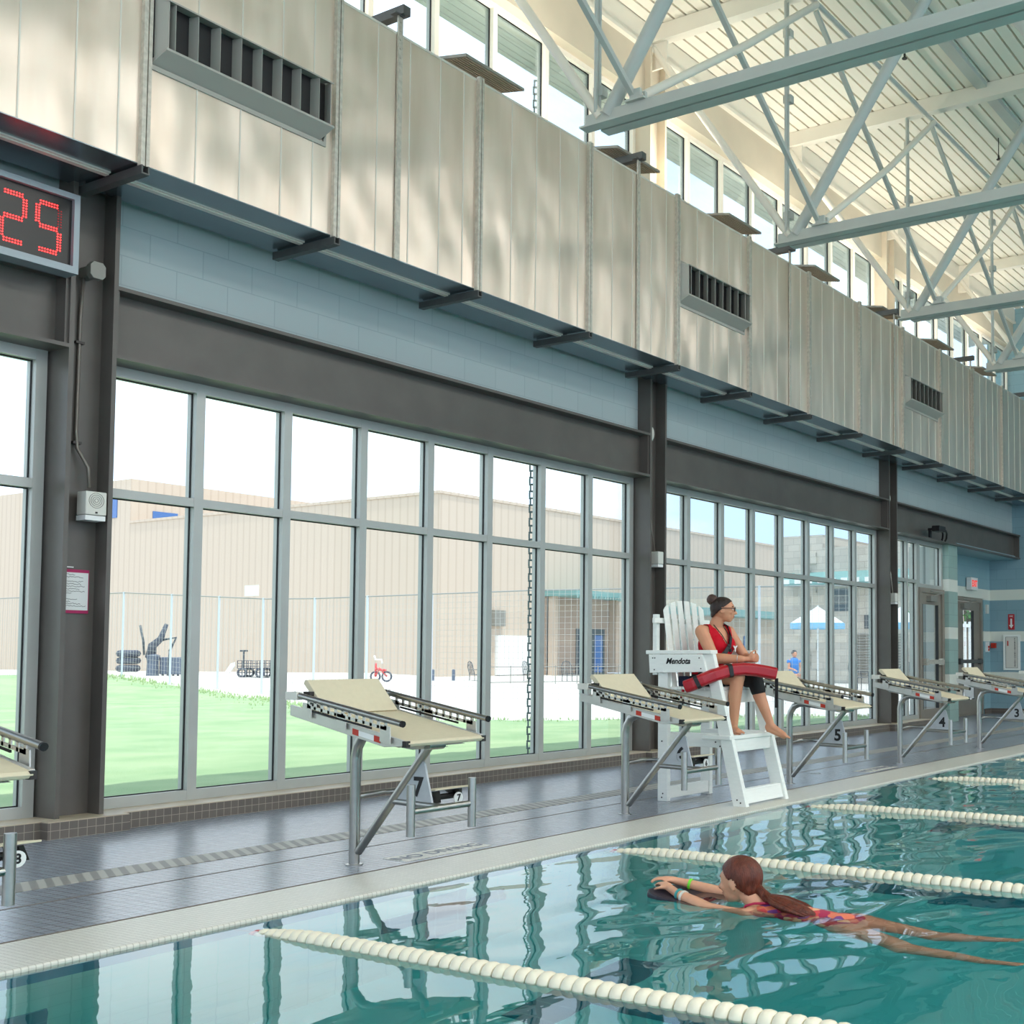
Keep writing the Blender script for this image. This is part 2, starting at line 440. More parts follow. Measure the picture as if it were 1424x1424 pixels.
mb.box(prev, 18.29, 7.46, 7.70, -.02, .10)
struct(mb.build('baseboard_front', M['curb']))
mb = MB(); prev = -9
for cx in COLX:
    mb.box(prev, cx - .255, 7.465, 7.72, .10, .106); mb.box(cx - .255, cx + .255, 7.385, 7.72, .10, .106); prev = cx + .255
mb.box(prev, 18.29, 7.465, 7.72, .10, .106)
struct(mb.build('trim_3', M['curbtop']))
for i, (x, y) in enumerate([(10.15, 5.35), (13.1, 5.45)]):
    mb = MB(); mb.lathe((x, y, 0), (0, 0, 1), [(-.01, .05), (.004, .05), (.006, .04)], 16)
    t = mb.build('floor_drain', M['chrome'])
    tag(t, ['small round chrome drain cover in the deck between starting blocks 5 and 4', 'small round chrome drain cover in the deck between starting blocks 4 and 3'][i], 'drain', 'round drain covers')
# deck markings
for i, x in enumerate([4.97, 10.84]):
    mb = MB(); mb.box(x - .33, x + .33, 4.945, 5.125, -.004, .0022)
    t = thing('deck_marker', (x, 5.03, 0), ['pale inset deck tile marker reading NO DIVING beside starting block 7', 'pale inset deck tile marker reading NO DIVING between starting blocks 5 and 4'][i], 'deck sign', 'deck tile markers')
    mb.build('tile_panel', M['coping'], t)
    text('lettering', 'NO DIVING', pbr('marker_ink', (96, 100, 118), .5), (x, 5.035, .003), (1, 0, 0), (0, 1, 0), .125, t, .0006)

# ------------------------------------------------------------------ pool basin and water
mb = MB(); mb.box(-9, XE, -12, EDGE + .02, -1.75, -1.55)
struct(mb.build('floor_pool', M['basin']))
mb = MB(); mb.box(-9, XE, EDGE + .004, EDGE + .25, -1.75, -.062)
struct(mb.build('wall_pool', M['basinwall']))
mb = MB(); mb.box(XE - .02, XE + .2, -12, EDGE + .2, -1.75, -.004); mb.box(-9.2, -9 + .02, -12, EDGE + .2, -1.75, -.004); mb.box(-9, XE, -12.2, -11.98, -1.75, -.004)
struct(mb.build('wall_pool_end', M['basinwall']))
for k in range(7):
    x = 2.04 + 2.39 * k
    mb = MB()
    mb.box(x - .13, x + .13, -10, 3.4, -1.555, -1.546)
    mb.box(x - .45, x + .45, 3.4, 3.65, -1.555, -1.546)
    mb.box(x - .13, x + .13, EDGE - .006, EDGE + .01, -1.2, -.35); mb.box(x - .42, x + .42, EDGE - .006, EDGE + .01, -.85, -.6)
    struct(mb.build('trim_lane', M['navy']))
# water: a closed body whose top is gently rippled
def axis(a, b, da, lo, hi, dc):
    out = []; x = lo
    while x < a - 1e-6: out.append(x); x += dc
    x = a
    while x < b - 1e-6: out.append(x); x += da
    x = b
    while x < hi - 1e-6: out.append(x); x += dc
    out.append(hi); return out
xs = axis(.8, 13, .045, -8.99, XE - .01, .4); ys = axis(.6, EDGE - .03, .04, -11.95, EDGE + .012, .35)
rw = random.Random(3)
waves = []
for i in range(16):
    an = rw.uniform(-.6, .6) + (pi / 2 if i % 2 else 1.1); lam = rw.uniform(.12, .50)
    waves.append((cos(an) * 2 * pi / lam, sin(an) * 2 * pi / lam, rw.uniform(0, 6.28), lam))
def height(x, y):
    d = sqrt(((x - 4.75) / 1.0) ** 2 + ((y - 2.35) / 1.35) ** 2)
    near = math.exp(-max(0, d - .5) ** 1.5 * 2.0)
    right = 1 / (1 + math.exp(-(x - 5.9) * 2.2)); calm = .00005 + .00016 * (1 / (1 + math.exp(-(x - 3.4) * 4)))
    a = calm + .0010 * near + .00065 * right
    h = 0
    for kx, ky, ph, lam in waves: h += sin(kx * x + ky * y + ph + 1.2 * sin(.9 * x - 1.3 * y)) * lam * 1.6
    h *= a
    r = sqrt((x - 4.72) ** 2 + (y - 3.35) ** 2)               # bow ring by the hands
    h += .004 * math.exp(-((r - .28) / .05) ** 2) + .002 * math.exp(-((r - .42) / .06) ** 2)
    for sgn in (-1, 1):                                        # wake on both flanks
        w = abs((x - 4.72) - sgn * (.24 + (3.0 - y) * .26))
        if y < 3.0: h += .005 * math.exp(-(w / .05) ** 2) * (1 / (1 + (3.0 - y))) * sin(26 * y + 9 * x)
    return WATER + h
vs = [(x, y, height(x, y)) for y in ys for x in xs]; nx, ny = len(xs), len(ys)
fs = [(j * nx + i, j * nx + i + 1, (j + 1) * nx + i + 1, (j + 1) * nx + i) for j in range(ny - 1) for i in range(nx - 1)]
rim = [i for i in range(nx)] + [j * nx + nx - 1 for j in range(1, ny)] + [(ny - 1) * nx + i for i in range(nx - 2, -1, -1)] + [j * nx for j in range(ny - 2, 0, -1)]
n0 = len(vs)
for i in rim: vs.append((vs[i][0], vs[i][1], -1.6))
R_ = len(rim)
for k in range(R_):
    a, b_ = rim[k], rim[(k + 1) % R_]; fs.append((a, n0 + k, n0 + (k + 1) % R_, b_))
fs.append(tuple(n0 + k for k in range(R_ - 1, -1, -1)))
m, nt, out = nodes('pool_water'); N = nt.nodes.new; L = nt.links.new
gl = N('ShaderNodeBsdfGlass'); gl.inputs['IOR'].default_value = 1.36; gl.inputs['Roughness'].default_value = 0
tc = N('ShaderNodeTexCoord'); mp = N('ShaderNodeMapping'); mp.inputs['Scale'].default_value = (1, 1.7, 1); L(tc.outputs['Object'], mp.inputs[0])
n1 = N('ShaderNodeTexNoise'); n1.inputs['Scale'].default_value = 3.2; n1.inputs['Detail'].default_value = 2; L(mp.outputs[0], n1.inputs['Vector'])
bp = N('ShaderNodeBump'); bp.inputs['Strength'].default_value = .035; bp.inputs['Distance'].default_value = .03
L(n1.outputs['Fac'], bp.inputs['Height']); L(bp.outputs[0], gl.inputs['Normal']); L(gl.outputs[0], out.inputs[0])
va = N('ShaderNodeVolumeAbsorption'); va.inputs['Color'].default_value = (.20, .80, .81, 1); va.inputs['Density'].default_value = .68
L(va.outputs[0], out.inputs['Volume'])
M['water'] = m
me = bpy.data.meshes.new('water'); me.from_pydata(vs, [], fs); me.materials.append(m)
bm = bmesh.new(); bm.from_mesh(me); bmesh.ops.recalc_face_normals(bm, faces=bm.faces)
for f in bm.faces: f.smooth = abs(f.normal.z) > .5 and len(f.verts) == 4
for e in bm.edges:
    if len(e.link_faces) == 2 and e.calc_face_angle(0) > .8: e.smooth = False
bm.to_mesh(me); bm.free()
wo = bpy.data.objects.new('water', me); COL.objects.link(wo); struct(wo)

# ------------------------------------------------------------------ walls
mb = MB(); mb.box(-9, XE + .2, YF, YF + .22, 3.53, 5.95)
struct(mb.build('wall_front', M['wall']))
mb = MB(); mb.box(19.36, 19.78, 7.60, 7.80, 0, 3.06); mb.box(19.60, 19.78, 7.80, 8.15, 0, 3.06)
struct(mb.build('wall_front_pier', M['wall_green']))
mb = MB(); mb.box(19.78, 21.13, 8.15, 8.35, 0, 3.06); mb.box(22.62, XE + .2, 8.15, 8.35, 0, 3.06); mb.box(21.13, 22.62, 8.15, 8.35, 2.27, 3.06)
struct(mb.build('wall_alcove', M['alcove']))
mb = MB(); mb.box(19.78, XE, 7.60, 8.15, 3.052, 3.12)
struct(mb.build('ceiling_alcove', pbr('alcove_ceiling', (150, 178, 184), .5)))
mb = MB(); mb.box(XE, XE + .2, -12, 8.15, -.2, 8.1)
struct(mb.build('wall_end', M['wall_blue']))
mb = MB(); mb.box(XE - .015, XE + .01, 4.87, 8.15, 0, .10); mb.box(22.62, XE, 8.135, 8.16, 0, .1); mb.box(19.78, 21.13, 8.135, 8.16, 0, .1)
struct(mb.build('baseboard_end', M['curb']))

# ------------------------------------------------------------------ columns and beams
for i, cx in enumerate(COLX):
    mb = MB()
    mb.box(cx - .155, cx - .125, 7.50, 7.80, .104, 5.6); mb.box(cx + .125, cx + .155, 7.50, 7.80, .104, 5.6); mb.box(cx - .125, cx + .125, 7.63, 7.65, .104, 5.6)
    struct(mb.build('column', M['steel']))
    mb = MB()
    mb.box(cx - .155, cx - .125, 7.52, 7.80, 5.6, 7.83); mb.box(cx + .125, cx + .155, 7.52, 7.80, 5.6, 7.83); mb.box(cx - .125, cx + .125, 7.63, 7.66, 5.6, 7.83)
    struct(mb.build('column_upper', M['beige']))
ends = [(-9, COLX[0])] + [(COLX[i], COLX[i + 1]) for i in range(3)] + [(COLX[3], XE + .14)]
for a, b_ in ends:
    a += .155; b_ -= .155
    mb = MB()
    mb.box(a, b_, 7.50, 7.82, 3.505, 3.53); mb.box(a, b_, 7.50, 7.82, 3.055, 3.08); mb.box(a, b_, 7.63, 7.67, 3.08, 3.505)
    for x in (a, b_): mb.box(x - .006 if x == a else x - .02, x + .02 if x == a else x + .006, 7.52, 7.64, 3.08, 3.505)
    struct(mb.build('beam', M['steel']))

# ------------------------------------------------------------------ windows
def pane_grid(name, xs_, zs_, y, fmat, fw, parent_label, z_over=None, rail=None):
    w = bpy.data.objects.new(name, None); COL.objects.link(w); w.location = (xs_[0], y, zs_[0]); struct(w)
    fr = MB(); ga = MB(); ex = MB()
    h = fw / 2
    for i, x in enumerate(xs_):
        a, b_ = (x, x + fw) if i == 0 else ((x - fw, x) if i == len(xs_) - 1 else (x - h, x + h))
        fr.box(a, b_, y, y + .045, zs_[0], zs_[-1])
        ga.box(a - .007, b_ + .007, y + .045, y + .056, zs_[0], zs_[-1])
        ex.box(a, b_, y + .066, y + .105, zs_[0], zs_[-1])
    for i, z in enumerate(zs_):
        a, b_ = (z, z + fw) if i == 0 else ((z - fw, z) if i == len(zs_) - 1 else (z - h * .85, z + h * .85))
        fr.box(xs_[0], xs_[-1], y + .002, y + .044, a, b_)
        ga.box(xs_[0], xs_[-1], y + .0455, y + .0555, a - .007, b_ + .007)
        ex.box(xs_[0], xs_[-1], y + .066, y + .103, a, b_)
    fr.build('frame', fmat, w); ga.build('gasket', M['gasket'], w); ex.build('outer_cap', M['alu'], w)
    for i in range(len(xs_) - 1):
        for j in range(len(zs_) - 1):
            mb = MB(); mb.box(xs_[i] + .01, xs_[i + 1] - .01, y + .0575, y + .0635, zs_[j] + .01, zs_[j + 1] - .01)
            mb.build('pane', M['glass'], w)
    return w
nwin = 0
for a, b_ in ends[:4]:
    a += .17; b_ -= .17
    if a < -3: continue
    n = 8; nwin += 1
    pane_grid('window_%d' % nwin, [a + (b_ - a) * i / n for i in range(n + 1)], [.106, 2.20, 3.055], 7.71, M['alu'], .07, '')
nwin += 1
pane_grid('window_%d' % nwin, [17.0, 17.83, 18.28], [.106, 2.36, 3.055], 7.71, M['alu'], .065, '')
nwin += 1
pane_grid('window_%d' % nwin, [18.28, 19.36], [2.27, 3.055], 7.71, M['alu'], .065, '')
for a, b_ in ends:
    a += .155; b_ -= .155
    if a < -3: continue
    n = int(round((b_ - a) / .742)); nwin += 1
    pane_grid('window_%d' % nwin, [a + (b_ - a) * i / n for i in range(n + 1)], [5.95, 7.30], 7.72, M['cream'], .055, '')

# doors
def door(name, x0, x1, y, z0, z1, glz0, glz1, glx0, glx1, fmat, solid=False):
    d = bpy.data.objects.new(name, None); COL.objects.link(d); d.location = ((x0 + x1) / 2, y, z0); struct(d)
    f = MB(); f.box(x0, x0 + .09, y, y + .16, z0, z1); f.box(x1 - .09, x1, y, y + .16, z0, z1); f.box(x0 + .09, x1 - .09, y, y + .16, z1 - .08, z1); f.box(x0 + .09, x1 - .09, y, y + .2, z0, z0 + .02)
    f.build('door_frame', fmat, d)
    a, b_, c, e = x0 + .1, x1 - .1, z0 + .025, z1 - .09
    lf = MB(); lf.box(a, glx0, y + .03, y + .075, c, e); lf.box(glx1, b_, y + .03, y + .075, c, e); lf.box(glx0, glx1, y + .03, y + .075, c, glz0); lf.box(glx0, glx1, y + .03, y + .075, glz1, e)
    leaf = lf.build('door_leaf', fmat, d)
    g = MB(); g.box(glx0 - .005, glx1 + .005, y + .05, y + .056, glz0 - .005, glz1 + .005); g.build('pane', M['glass'], leaf)
    g = MB(); t_ = .012
    g.box(glx0, glx0 + t_, y + .026, y + .08, glz0, glz1); g.box(glx1 - t_, glx1, y + .026, y + .08, glz0, glz1); g.build('glazing_bead', M['gasket'], leaf)
    pbm = MB(); pbm.box(a + .04, b_ - .04, y - .05, y + .0, 1.0, 1.07); pbm.box(a + .02, a + .12, y - .06, y + .03, .98, 1.09); pbm.box(b_ - .12, b_ - .04, y - .04, y + .03, .98, 1.09)
    pbm.build('push_bar', M['galv'] if not solid else M['darkbar'], d)
    cl = MB(); cl.box(a + .25, a + .55, y - .05, y + .03, e - .13, e - .04); cl.bar((a + .3, y - .03, e - .05), (a + .65, y - .14, e + .03), .025, .015); cl.bar((a + .65, y - .14, e + .03), (a + .35, y + .0, e + .05), .025, .015)
    cl.build('door_closer', M['plate'], d)
    return d
door('door_1', 18.28, 19.36, 7.68, .0, 2.27, .25, 2.0, 18.46, 19.14, M['doorframe'])
door('door_2', 21.13, 22.62, 8.17, .0, 2.27, .30, 2.02, 21.58, 22.18, M['doorframe'], True)
mb = MB(); mb.box(21.62, 22.14, 8.192, 8.197, .32, .78)
t = mb.build('door_notice', M['paper']); tag(t, 'blank white sheet fixed low on the glass of the alcove exit door', 'notice')

# ------------------------------------------------------------------ eave beam, gutter, soffit, roof
mb = MB(); mb.box(-9, XE, 7.60, 7.86, 7.30, 7.80)
struct(mb.build('beam_eave', M['beige']))
mb = MB(); mb.box(-9, XE, 7.54, 7.62, 7.80, 7.84); mb.box(-9, XE, 7.56, 7.575, 7.84, 8.1)
struct(mb.build('trim_eave', M['cream']))
pitch = .155
mb = MB(); y = 8.48; pts = []
while y > -14:
    pts += [(y, 8.10), (y - .128, 8.10), (y - .131, 8.15), (y - .152, 8.15)]; y -= pitch
pts.append((y, 8.10))
vs = []; fs = []
for yy, zz in pts: vs += [(-9, yy, zz), (XE, yy, zz)]
for i in range(len(pts) - 1): fs.append((2 * i, 2 * i + 1, 2 * i + 3, 2 * i + 2))
mb.add(vs, fs)
o = mb.build('ceiling', M['deck']); struct(o)
mb = MB(); mb.box(-9, XE, -14.2, 8.5, 8.19, 8.35)
struct(mb.build('roof', M['cream']))
mb = MB()
for k in range(6): mb.box(-9, XE, 7.89 + k * .105, 7.985 + k * .105, 7.46, 7.48)
mb.box(-9, XE, 7.89, 8.52, 7.48, 7.52); mb.box(-9, XE, 8.49, 8.55, 7.45, 8.35)
struct(mb.build('ceiling_soffit', M['blind']))

# ------------------------------------------------------------------ roof trusses
TX = [4.29, 7.42, 10.55, 13.68, 16.81, 19.94]
NAMES = ['pale truss over the scoreboard end of the hall', 'nearest pale blue grey roof truss, its lower chord crossing the top right corner',
         'second roof truss, its pipe foot landing above the middle duct vent', 'third roof truss, standing between the middle and far duct vents',
         'fourth roof truss, its foot just past the far duct vent', 'farthest roof truss, next to the end wall']
for k, X in enumerate(TX):
    t = thing('roof_truss', (X, 0, 5.33), NAMES[k], 'truss', 'roof trusses')
    mb = MB(); y0, y1 = -13.5, 5.97
    mb.box(X - .115, X - .012, y0, y1, 5.33, 5.345); mb.box(X + .012, X + .115, y0, y1 - .12, 5.33, 5.345)
    mb.box(X - .028, X - .012, y0, y1, 5.345, 5.47); mb.box(X + .012, X + .028, y0, y1 - .12, 5.345, 5.47)
    mb.build('bottom_chord', M['truss'], t)
    mb = MB(); mb.box(X - .06, X + .06, -13.5, 7.60, 7.915, 8.095); mb.build('top_chord', M['cream'], t)
    mb = MB(); mb.tube([(X, 5.84, 5.43), (X, 7.57, 7.87)], .042, 12); mb.build('strut', M['cream'], t, 'auto')
    mb = MB(); mb.box(X - .012, X + .012, 7.38, 7.6, 7.62, 7.93); mb.build('gusset', M['cream'], t)
    yy = 5.77; up = True
    ladder = [5.77, 4.03, 2.29, .55, -1.19, -2.93, -4.67, -6.41, -8.15, -9.89, -11.63]
    for i in range(len(ladder) - 1):
        za, zb = (5.44, 7.92) if i % 2 == 0 else (7.92, 5.44)
        mb = MB(); mb.tube([(X, ladder[i], za), (X, ladder[i + 1], zb)], .058, 14); mb.build('web_pipe', M['truss'], t, 'auto')
    mb = MB(); mb.box(X - .06, X + .06, 5.38, 5.56, 5.47, 5.485); mb.box(X - .05, X - .02, 5.42, 5.52, 5.485, 5.56); mb.box(X + .02, X + .05, 5.42, 5.52, 5.485, 5.56); mb.build('clevis_plate', M['truss'], t)
    if k > 0:
        mb = MB(); mb.tube([(X - .03, 5.87, 5.47), (X - .03, 5.87, 8.1)], .016, 8); mb.tube([(X + .015, 5.87, 5.47), (X + .015, 5.87, 8.1)], .016, 8)
        for z in (5.62, 6.85, 7.55): mb.box(X - .0, X + .07, 5.83, 5.92, z, z + .08)
        mb.build('conduit', M['truss'], t, 'auto')
w = ['first', 'second', 'third', 'fourth', 'fifth', 'sixth']
for k in range(len(TX) - 1):
    a, b_ = TX[k], TX[k + 1]
    mb = MB(); mb.tube([(a, 5.52, 7.80), (b_, 5.52, 7.80)], .028, 8)
    tag(mb.build('bracing_pipe', M['truss'], None, 'auto'), 'slim horizontal pipe under the roof from the %s to the %s truss' % (w[k], w[k + 1]), 'brace', 'roof bracing')
    mb = MB(); mb.tube([(a + .02, 5.47, 5.52), ((a + b_) / 2, 5.42, 6.63), (b_ - .05, 5.5, 7.76)], .036, 10)
    tag(mb.build('bracing_pipe', M['cream'], None, 'auto'), 'cream brace rising from the foot of the %s truss to the %s truss' % (w[k], w[k + 1]), 'brace', 'roof bracing')
    mb = MB(); mb.bar((a + .05, 5.56, 7.76), (b_ - .02, 5.5, 5.52), .045, .045)
    tag(mb.build('bracing_bar', M['truss']), 'thin grey bar falling from the top of the %s truss to the %s truss' % (w[k], w[k + 1]), 'brace', 'roof bracing')
mb = MB(); mb.box(-9, XE, 4.80, 4.93, 8.04, 8.10)  # raised strip along the deck underside, in the truss colour
tag(mb.build('deck_strip', M['truss']), 'grey strip running lengthwise along the underside of the ribbed roof deck', 'cable tray')
for i, X in enumerate((8.9, 12.05, 15.2)):
    mb = MB(); mb.tube([(X, 5.2, 7.86), (X, 5.2, 8.12)], .006, 6); mb.lathe((X, 5.2, 7.80), (0, 0, 1), [(0, .03), (.01, .03), (.015, .012), (.06, .012)], 10)
    tag(mb.build('sprinkler_head', M['bolt']), 'tiny dark sprinkler head hanging from the roof deck between the %s and %s trusses' % (w[i + 1], w[i + 2]), 'sprinkler', 'sprinkler heads')

# ------------------------------------------------------------------ air duct
S0 = 4.25; SP = 1.446; K0, K1 = -4, 12
YD, YB, ZB, ZT = 6.90, 7.56, 4.13, 5.885
duct = thing('air_duct', (S0, 7.2, ZB), 'long rectangular aluminium air duct running the length of the hall above the windows', 'duct')
for k in range(K0, K1 + 1):
    a = S0 + SP * k; b_ = min(a + SP, XE - .005)
    mb = MB(); mb.box(a + .001, b_ - .001, YD, YB, ZB, ZT)
    sec = mb.build('duct_section', M['duct'], duct)
    mb = MB(); mb.box(a + .001, b_ - .001, YD + .001, YB, ZB - .006, ZB - .0005); mb.build('underside_shade_sheet', M['duct_shaded'], sec)  # thin sheet added to carry the darkened underside colour
    mb = MB()
    for q in (.26, .48, .70, .88):
        x = a + SP * q + ((k * 37) % 5 - 2) * .012
        mb.box(x - .004, x + .004, YD - .006, YD + .002, ZB + .003, ZT - .003)
    mb.box(a + .04, b_ - .04, 7.16, 7.24, ZB - .016, ZB); mb.box(a + .04, b_ - .04, 7.18, 7.22, ZB - .024, ZB - .012)
    mb.box(a + .03, b_ - .03, YD - .004, YD + .012, ZT - .012, ZT + .006)
    mb.build('standing_seam', M['seam'], sec)
    mb = MB(); mb.box(a - .030, a - .004, YD - .035, YD, ZB - .02, ZT + .02); mb.box(a + .004, a + .026, YD - .035, YD, ZB - .02, ZT + .02); mb.box(a - .012, a + .012, YD - .022, YD, ZB - .01, ZT + .01)
    mb.build('flange_joint', M['galv'], duct)
    mb = MB(); mb.box(a - .030, a + .022, YD - .045, YB - .03, ZB - .075, ZB - .065); mb.box(a - .030, a - .020, YD - .045, YB - .03, ZB - .065, ZB - .02); mb.box(a + .012, a + .022, YD - .045, YB - .03, ZB - .065, ZB - .02)
    mb.build('support_channel', M['darkbar'], duct)
for k in (0, 4, 8):
    a = S0 + SP * k + .035; b_ = a + 1.30; z0, z1 = 4.775, 5.20; P = YD - .11
    g = MB()
    g.box(a, b_, YD - .012, YD, z0 - .03, z0); g.box(a, b_, YD - .012, YD, z1, z1 + .03); g.box(a - .03, a, YD - .012, YD, z0 - .03, z1 + .03); g.box(b_, b_ + .02, YD - .012, YD, z0 - .03, z1 + .03)
    g.prism([(a, YD, z0 + .01), (a + .05, P + .01, z0 + .09), (a + .05, P + .01, z1 - .03), (a, YD, z1)], (.006, 0, 0))
    g.prism([(b_, YD, z0 + .01), (b_ - .02, P + .01, z0 + .09), (b_ - .02, P + .01, z1 - .03), (b_, YD, z1)], (.006, 0, 0))
    g.prism([(a, YD, z1), (a + .05, P, z1 - .02), (a + .05, P, z1 - .03), (a, YD, z1 - .012)], (b_ - a - .05, 0, 0))
    fr = g.build('vent_frame', M['vent'], duct)
    g = MB(); g.prism([(a, YD - .003, z0), (a + .03, P - .01, z0 + .075), (a + .03, P - .01, z0 + .09), (a, YD - .003, z0 + .03)], (b_ - a - .03, 0, 0)); g.build('vent_lip', M['vent'], fr)
    g = MB(); g.box(a + .005, b_ - .005, YD - .02, YD - .013, z0 + .02, z1 - .01); g.build('vent_shade_sheet', pbr('vent_shade', (38, 36, 36), .6), fr)  # dark sheet painted as the shade inside the uncut vent opening
    for i in range(8):
        x = a + .10 + i * (b_ - a - .12) / 7.6
        g = MB(); g.bar((x + {0: -.015, 4: .035, 8: .055}[k], YD - .02, (z0 + z1) / 2 + .03), (x, P + .012, (z0 + z1) / 2 + .03), .004, z1 - z0 - .11); g.build('vent_fin', M['vent'], fr)
for i in range(6):
    x = 6.28 + 3.085 * i
    if x > XE: break
    mb = MB(); mb.box(x - .025, x + .025, YD - .010, YD - .004, ZB - .005, 6.03); mb.box(x - .03, x - .022, YD - .02, YD - .004, ZB - .005, 6.03)
    for q in range(5): mb.cyl((x + .002, YD - .016, 5.70 + q * .07), (x + .002, YD - .008, 5.70 + q * .07), .009, n=8)
    mb.build('hanger_strap', M['galv'], duct)
    mb = MB(); mb.box(x - .02, x + .05, YD - .06, YF - .002, 6.03, 6.10); mb.box(x - .07, x + .02, YD - .03, YD + .03, 6.02, 6.032); mb.build('hanger_arm', M['darkbar'], duct)
ORD = ['first', 'second', 'third', 'fourth', 'fifth', 'sixth', 'seventh']
for i in range(7):
    x = 7.49 + 2.083 * i
    t = thing('uplight', (x, 7.22, 6.1), ('slim louvred uplight above the duct top, %s from the left' % ORD[i]), 'light', 'uplights along the duct')
    mb = MB(); mb.prism([(x - .36, 7.04, 6.13), (x - .36, 7.38, 6.19), (x - .36, 7.38, 6.215), (x - .36, 7.04, 6.155)], (.72, 0, 0)); mb.build('housing', M['fixture'], t)
    mb = MB()
    for q in range(9): mb.prism([(x - .34, 7.05 + q * .036, 6.124 + q * .0063), (x - .34, 7.072 + q * .036, 6.128 + q * .0063), (x - .34, 7.072 + q * .036, 6.137 + q * .0063), (x - .34, 7.05 + q * .036, 6.133 + q * .0063)], (.68, 0, 0))
    mb.build('louvre', M['grille'], t)
    mb = MB(); mb.bar((x, 7.40, 6.2), (x, YF + .1, 6.16), .04, .03); mb.build('arm', M['fixture'], t)
# ------------------------------------------------------------------ things on the columns and walls
# pace clock / scoreboard
t = thing('digital_clock', (3.6, 7.42, 3.48), 'big digital pace clock with red dotted digits under the duct at the left edge', 'clock')
mb = MB(); x0, x1, z0, z1 = 2.9, 4.14, 3.485, 3.985; Y0, Y1 = 7.36, 7.50
mb.box(x0, x1, Y0, Y1, z0, z0 + .045); mb.box(x0, x1, Y0, Y1, z1 - .035, z1); mb.box(x1 - .035, x1, Y0, Y1, z0 + .045, z1 - .035); mb.box(x0, x0 + .035, Y0, Y1, z0 + .045, z1 - .035); mb.box(x0, x1, Y1 - .01, Y1, z0, z1)
mb.build('case', M['clockframe'], t)
mb = MB(); mb.box(x0 + .03, x1 - .03, Y0 + .03, Y0 + .04, z0 + .04, z1 - .03); fc = mb.build('display_face', M['clockface'], t)
def seg(mb, a, b_, n, off=.0085):
    a = V(a); b_ = V(b_); d = (b_ - a).normalized(); p = V((-d.y, d.x))
    for i in range(n):
        c = a.lerp(b_, i / (n - 1))
        for s in (-1, 1):
            q = c + p * off * s
            mb.lathe((q.x, Y0 + .03, q.y), (0, -1, 0), [(0, .0044), (.003, .0044), (.005, .0024)], 8)
def digit(ch, cx, cz):
    on = {'2': 'abged', '9': 'abcdfg'}[ch]; w, h = .066, .145
    P = {'a': ((-w + .016, h), (w - .016, h)), 'd': ((-w + .016, -h), (w - .016, -h)), 'g': ((-w + .016, 0), (w - .016, 0)),
         'f': ((-w, h - .022), (-w, .022)), 'b': ((w, h - .022), (w, .022)), 'e': ((-w, -.022), (-w, -h + .022)), 'c': ((w, -.022), (w, -h + .022))}
    m1 = MB(); m2 = MB()
    for s_ in on:
        a, b_ = P[s_]
        mm = m2 if (ch == '9' and s_ == 'b') else m1
        seg(mm, (cx + a[0], cz + a[1]), (cx + b_[0], cz + b_[1]), 7)
    m1.build('digit', M['led'], fc)
    if m2.v: m2.build('digit', M['leddim'], fc)
digit('2', 3.758, 3.735); digit('9', 3.965, 3.735)
A = COLX[1]
# junction box, conduit, loudspeaker, notice
mb = MB()
o_ = [(.05, .03), (.03, .055), (-.03, .055), (-.05, .03), (-.05, -.03), (-.03, -.055), (.03, -.055), (.05, -.03)]
mb.prism([(A + a, 7.47, 3.585 + b_) for a, b_ in o_], (0, .05, 0)); mb.box(A - .03, A + .03, 7.52, 7.64, 3.55, 3.62)
tag(mb.build('junction_box', M['plate'], bevel=.003), 'octagonal grey junction box on the dark column beside the pace clock', 'electrical box')
t = thing('conduit', (A - .03, 7.61, 2.2), 'thin grey conduit running down the dark column from the octagonal box to the loudspeaker', 'conduit')
mb = MB(); mb.tube([(A - .02, 7.60, 3.56), (A - .025, 7.615, 3.3), (A - .03, 7.615, 2.55), (A - .028, 7.60, 2.44), (A + .03, 7.57, 2.32), (A + .035, 7.56, 2.19)], .011, 8); mb.build('pipe', M['pipe'], t, True)
for z in (3.12, 2.47):
    mb = MB(); mb.box(A - .055, A + .0, 7.598, 7.632, z, z + .016); mb.build('pipe_clip', M['bolt'], t)
def wall_speaker(x, y, z0, z1, w, label, grille=True):
    t = thing('wall_speaker', (x, y, z0), label, 'speaker')
    mb = MB(); mb.box(x - w / 2, x + w / 2, y - .055, y + .05, z0 + .035, z1); mb.build('housing', M['offwhite'], t, bevel=.006)
    mb = MB(); mb.box(x - w / 2, x + w / 2 - .005, y - .052, y + .05, z0, z0 + .031); mb.build('base_strip', M['whitelabel'], t)
    if grille:
        mb = MB()
        for r in (.012, .024, .036, .048):
            mb.tube([(x + r * cos(a * pi / 12), y - .0555, (z0 + z1) / 2 + .035 + r * sin(a * pi / 12)) for a in range(24)], .0022, 5, closed=True)
        mb.build('grille', M['plate'], t)
        mb = MB(); mb.box(x - .006, x + .008, y - .058, y - .054, z0 + .045, z0 + .056); mb.build('indicator', M['bolt'], t)
    return t
wall_speaker(A + .035, 7.53, 1.975, 2.16, .135, 'square off-white loudspeaker with a round grille on the dark column above the pinned notice')
t = thing('notice', (A - .015, 7.62, 1.38), 'handwritten white notice with a magenta border taped low on the dark column', 'notice')
mb = MB(); mb.box(A - .115, A + .085, 7.618, 7.624, 1.385, 1.665); mb.build('backing_card', M['magenta'], t)
mb = MB(); mb.box(A - .115, A + .078, 7.614, 7.618, 1.405, 1.645); mb.build('sheet', M['paper'], t)
mb = MB(); mb.box(A - .105, A - .02, 7.612, 7.618, 1.675, 1.682); mb.box(A - .085, A - .07, 7.612, 7.6175, 1.648, 1.68); mb.build('tape', M['paper'], t)
mb = MB(); rr = random.Random(5)
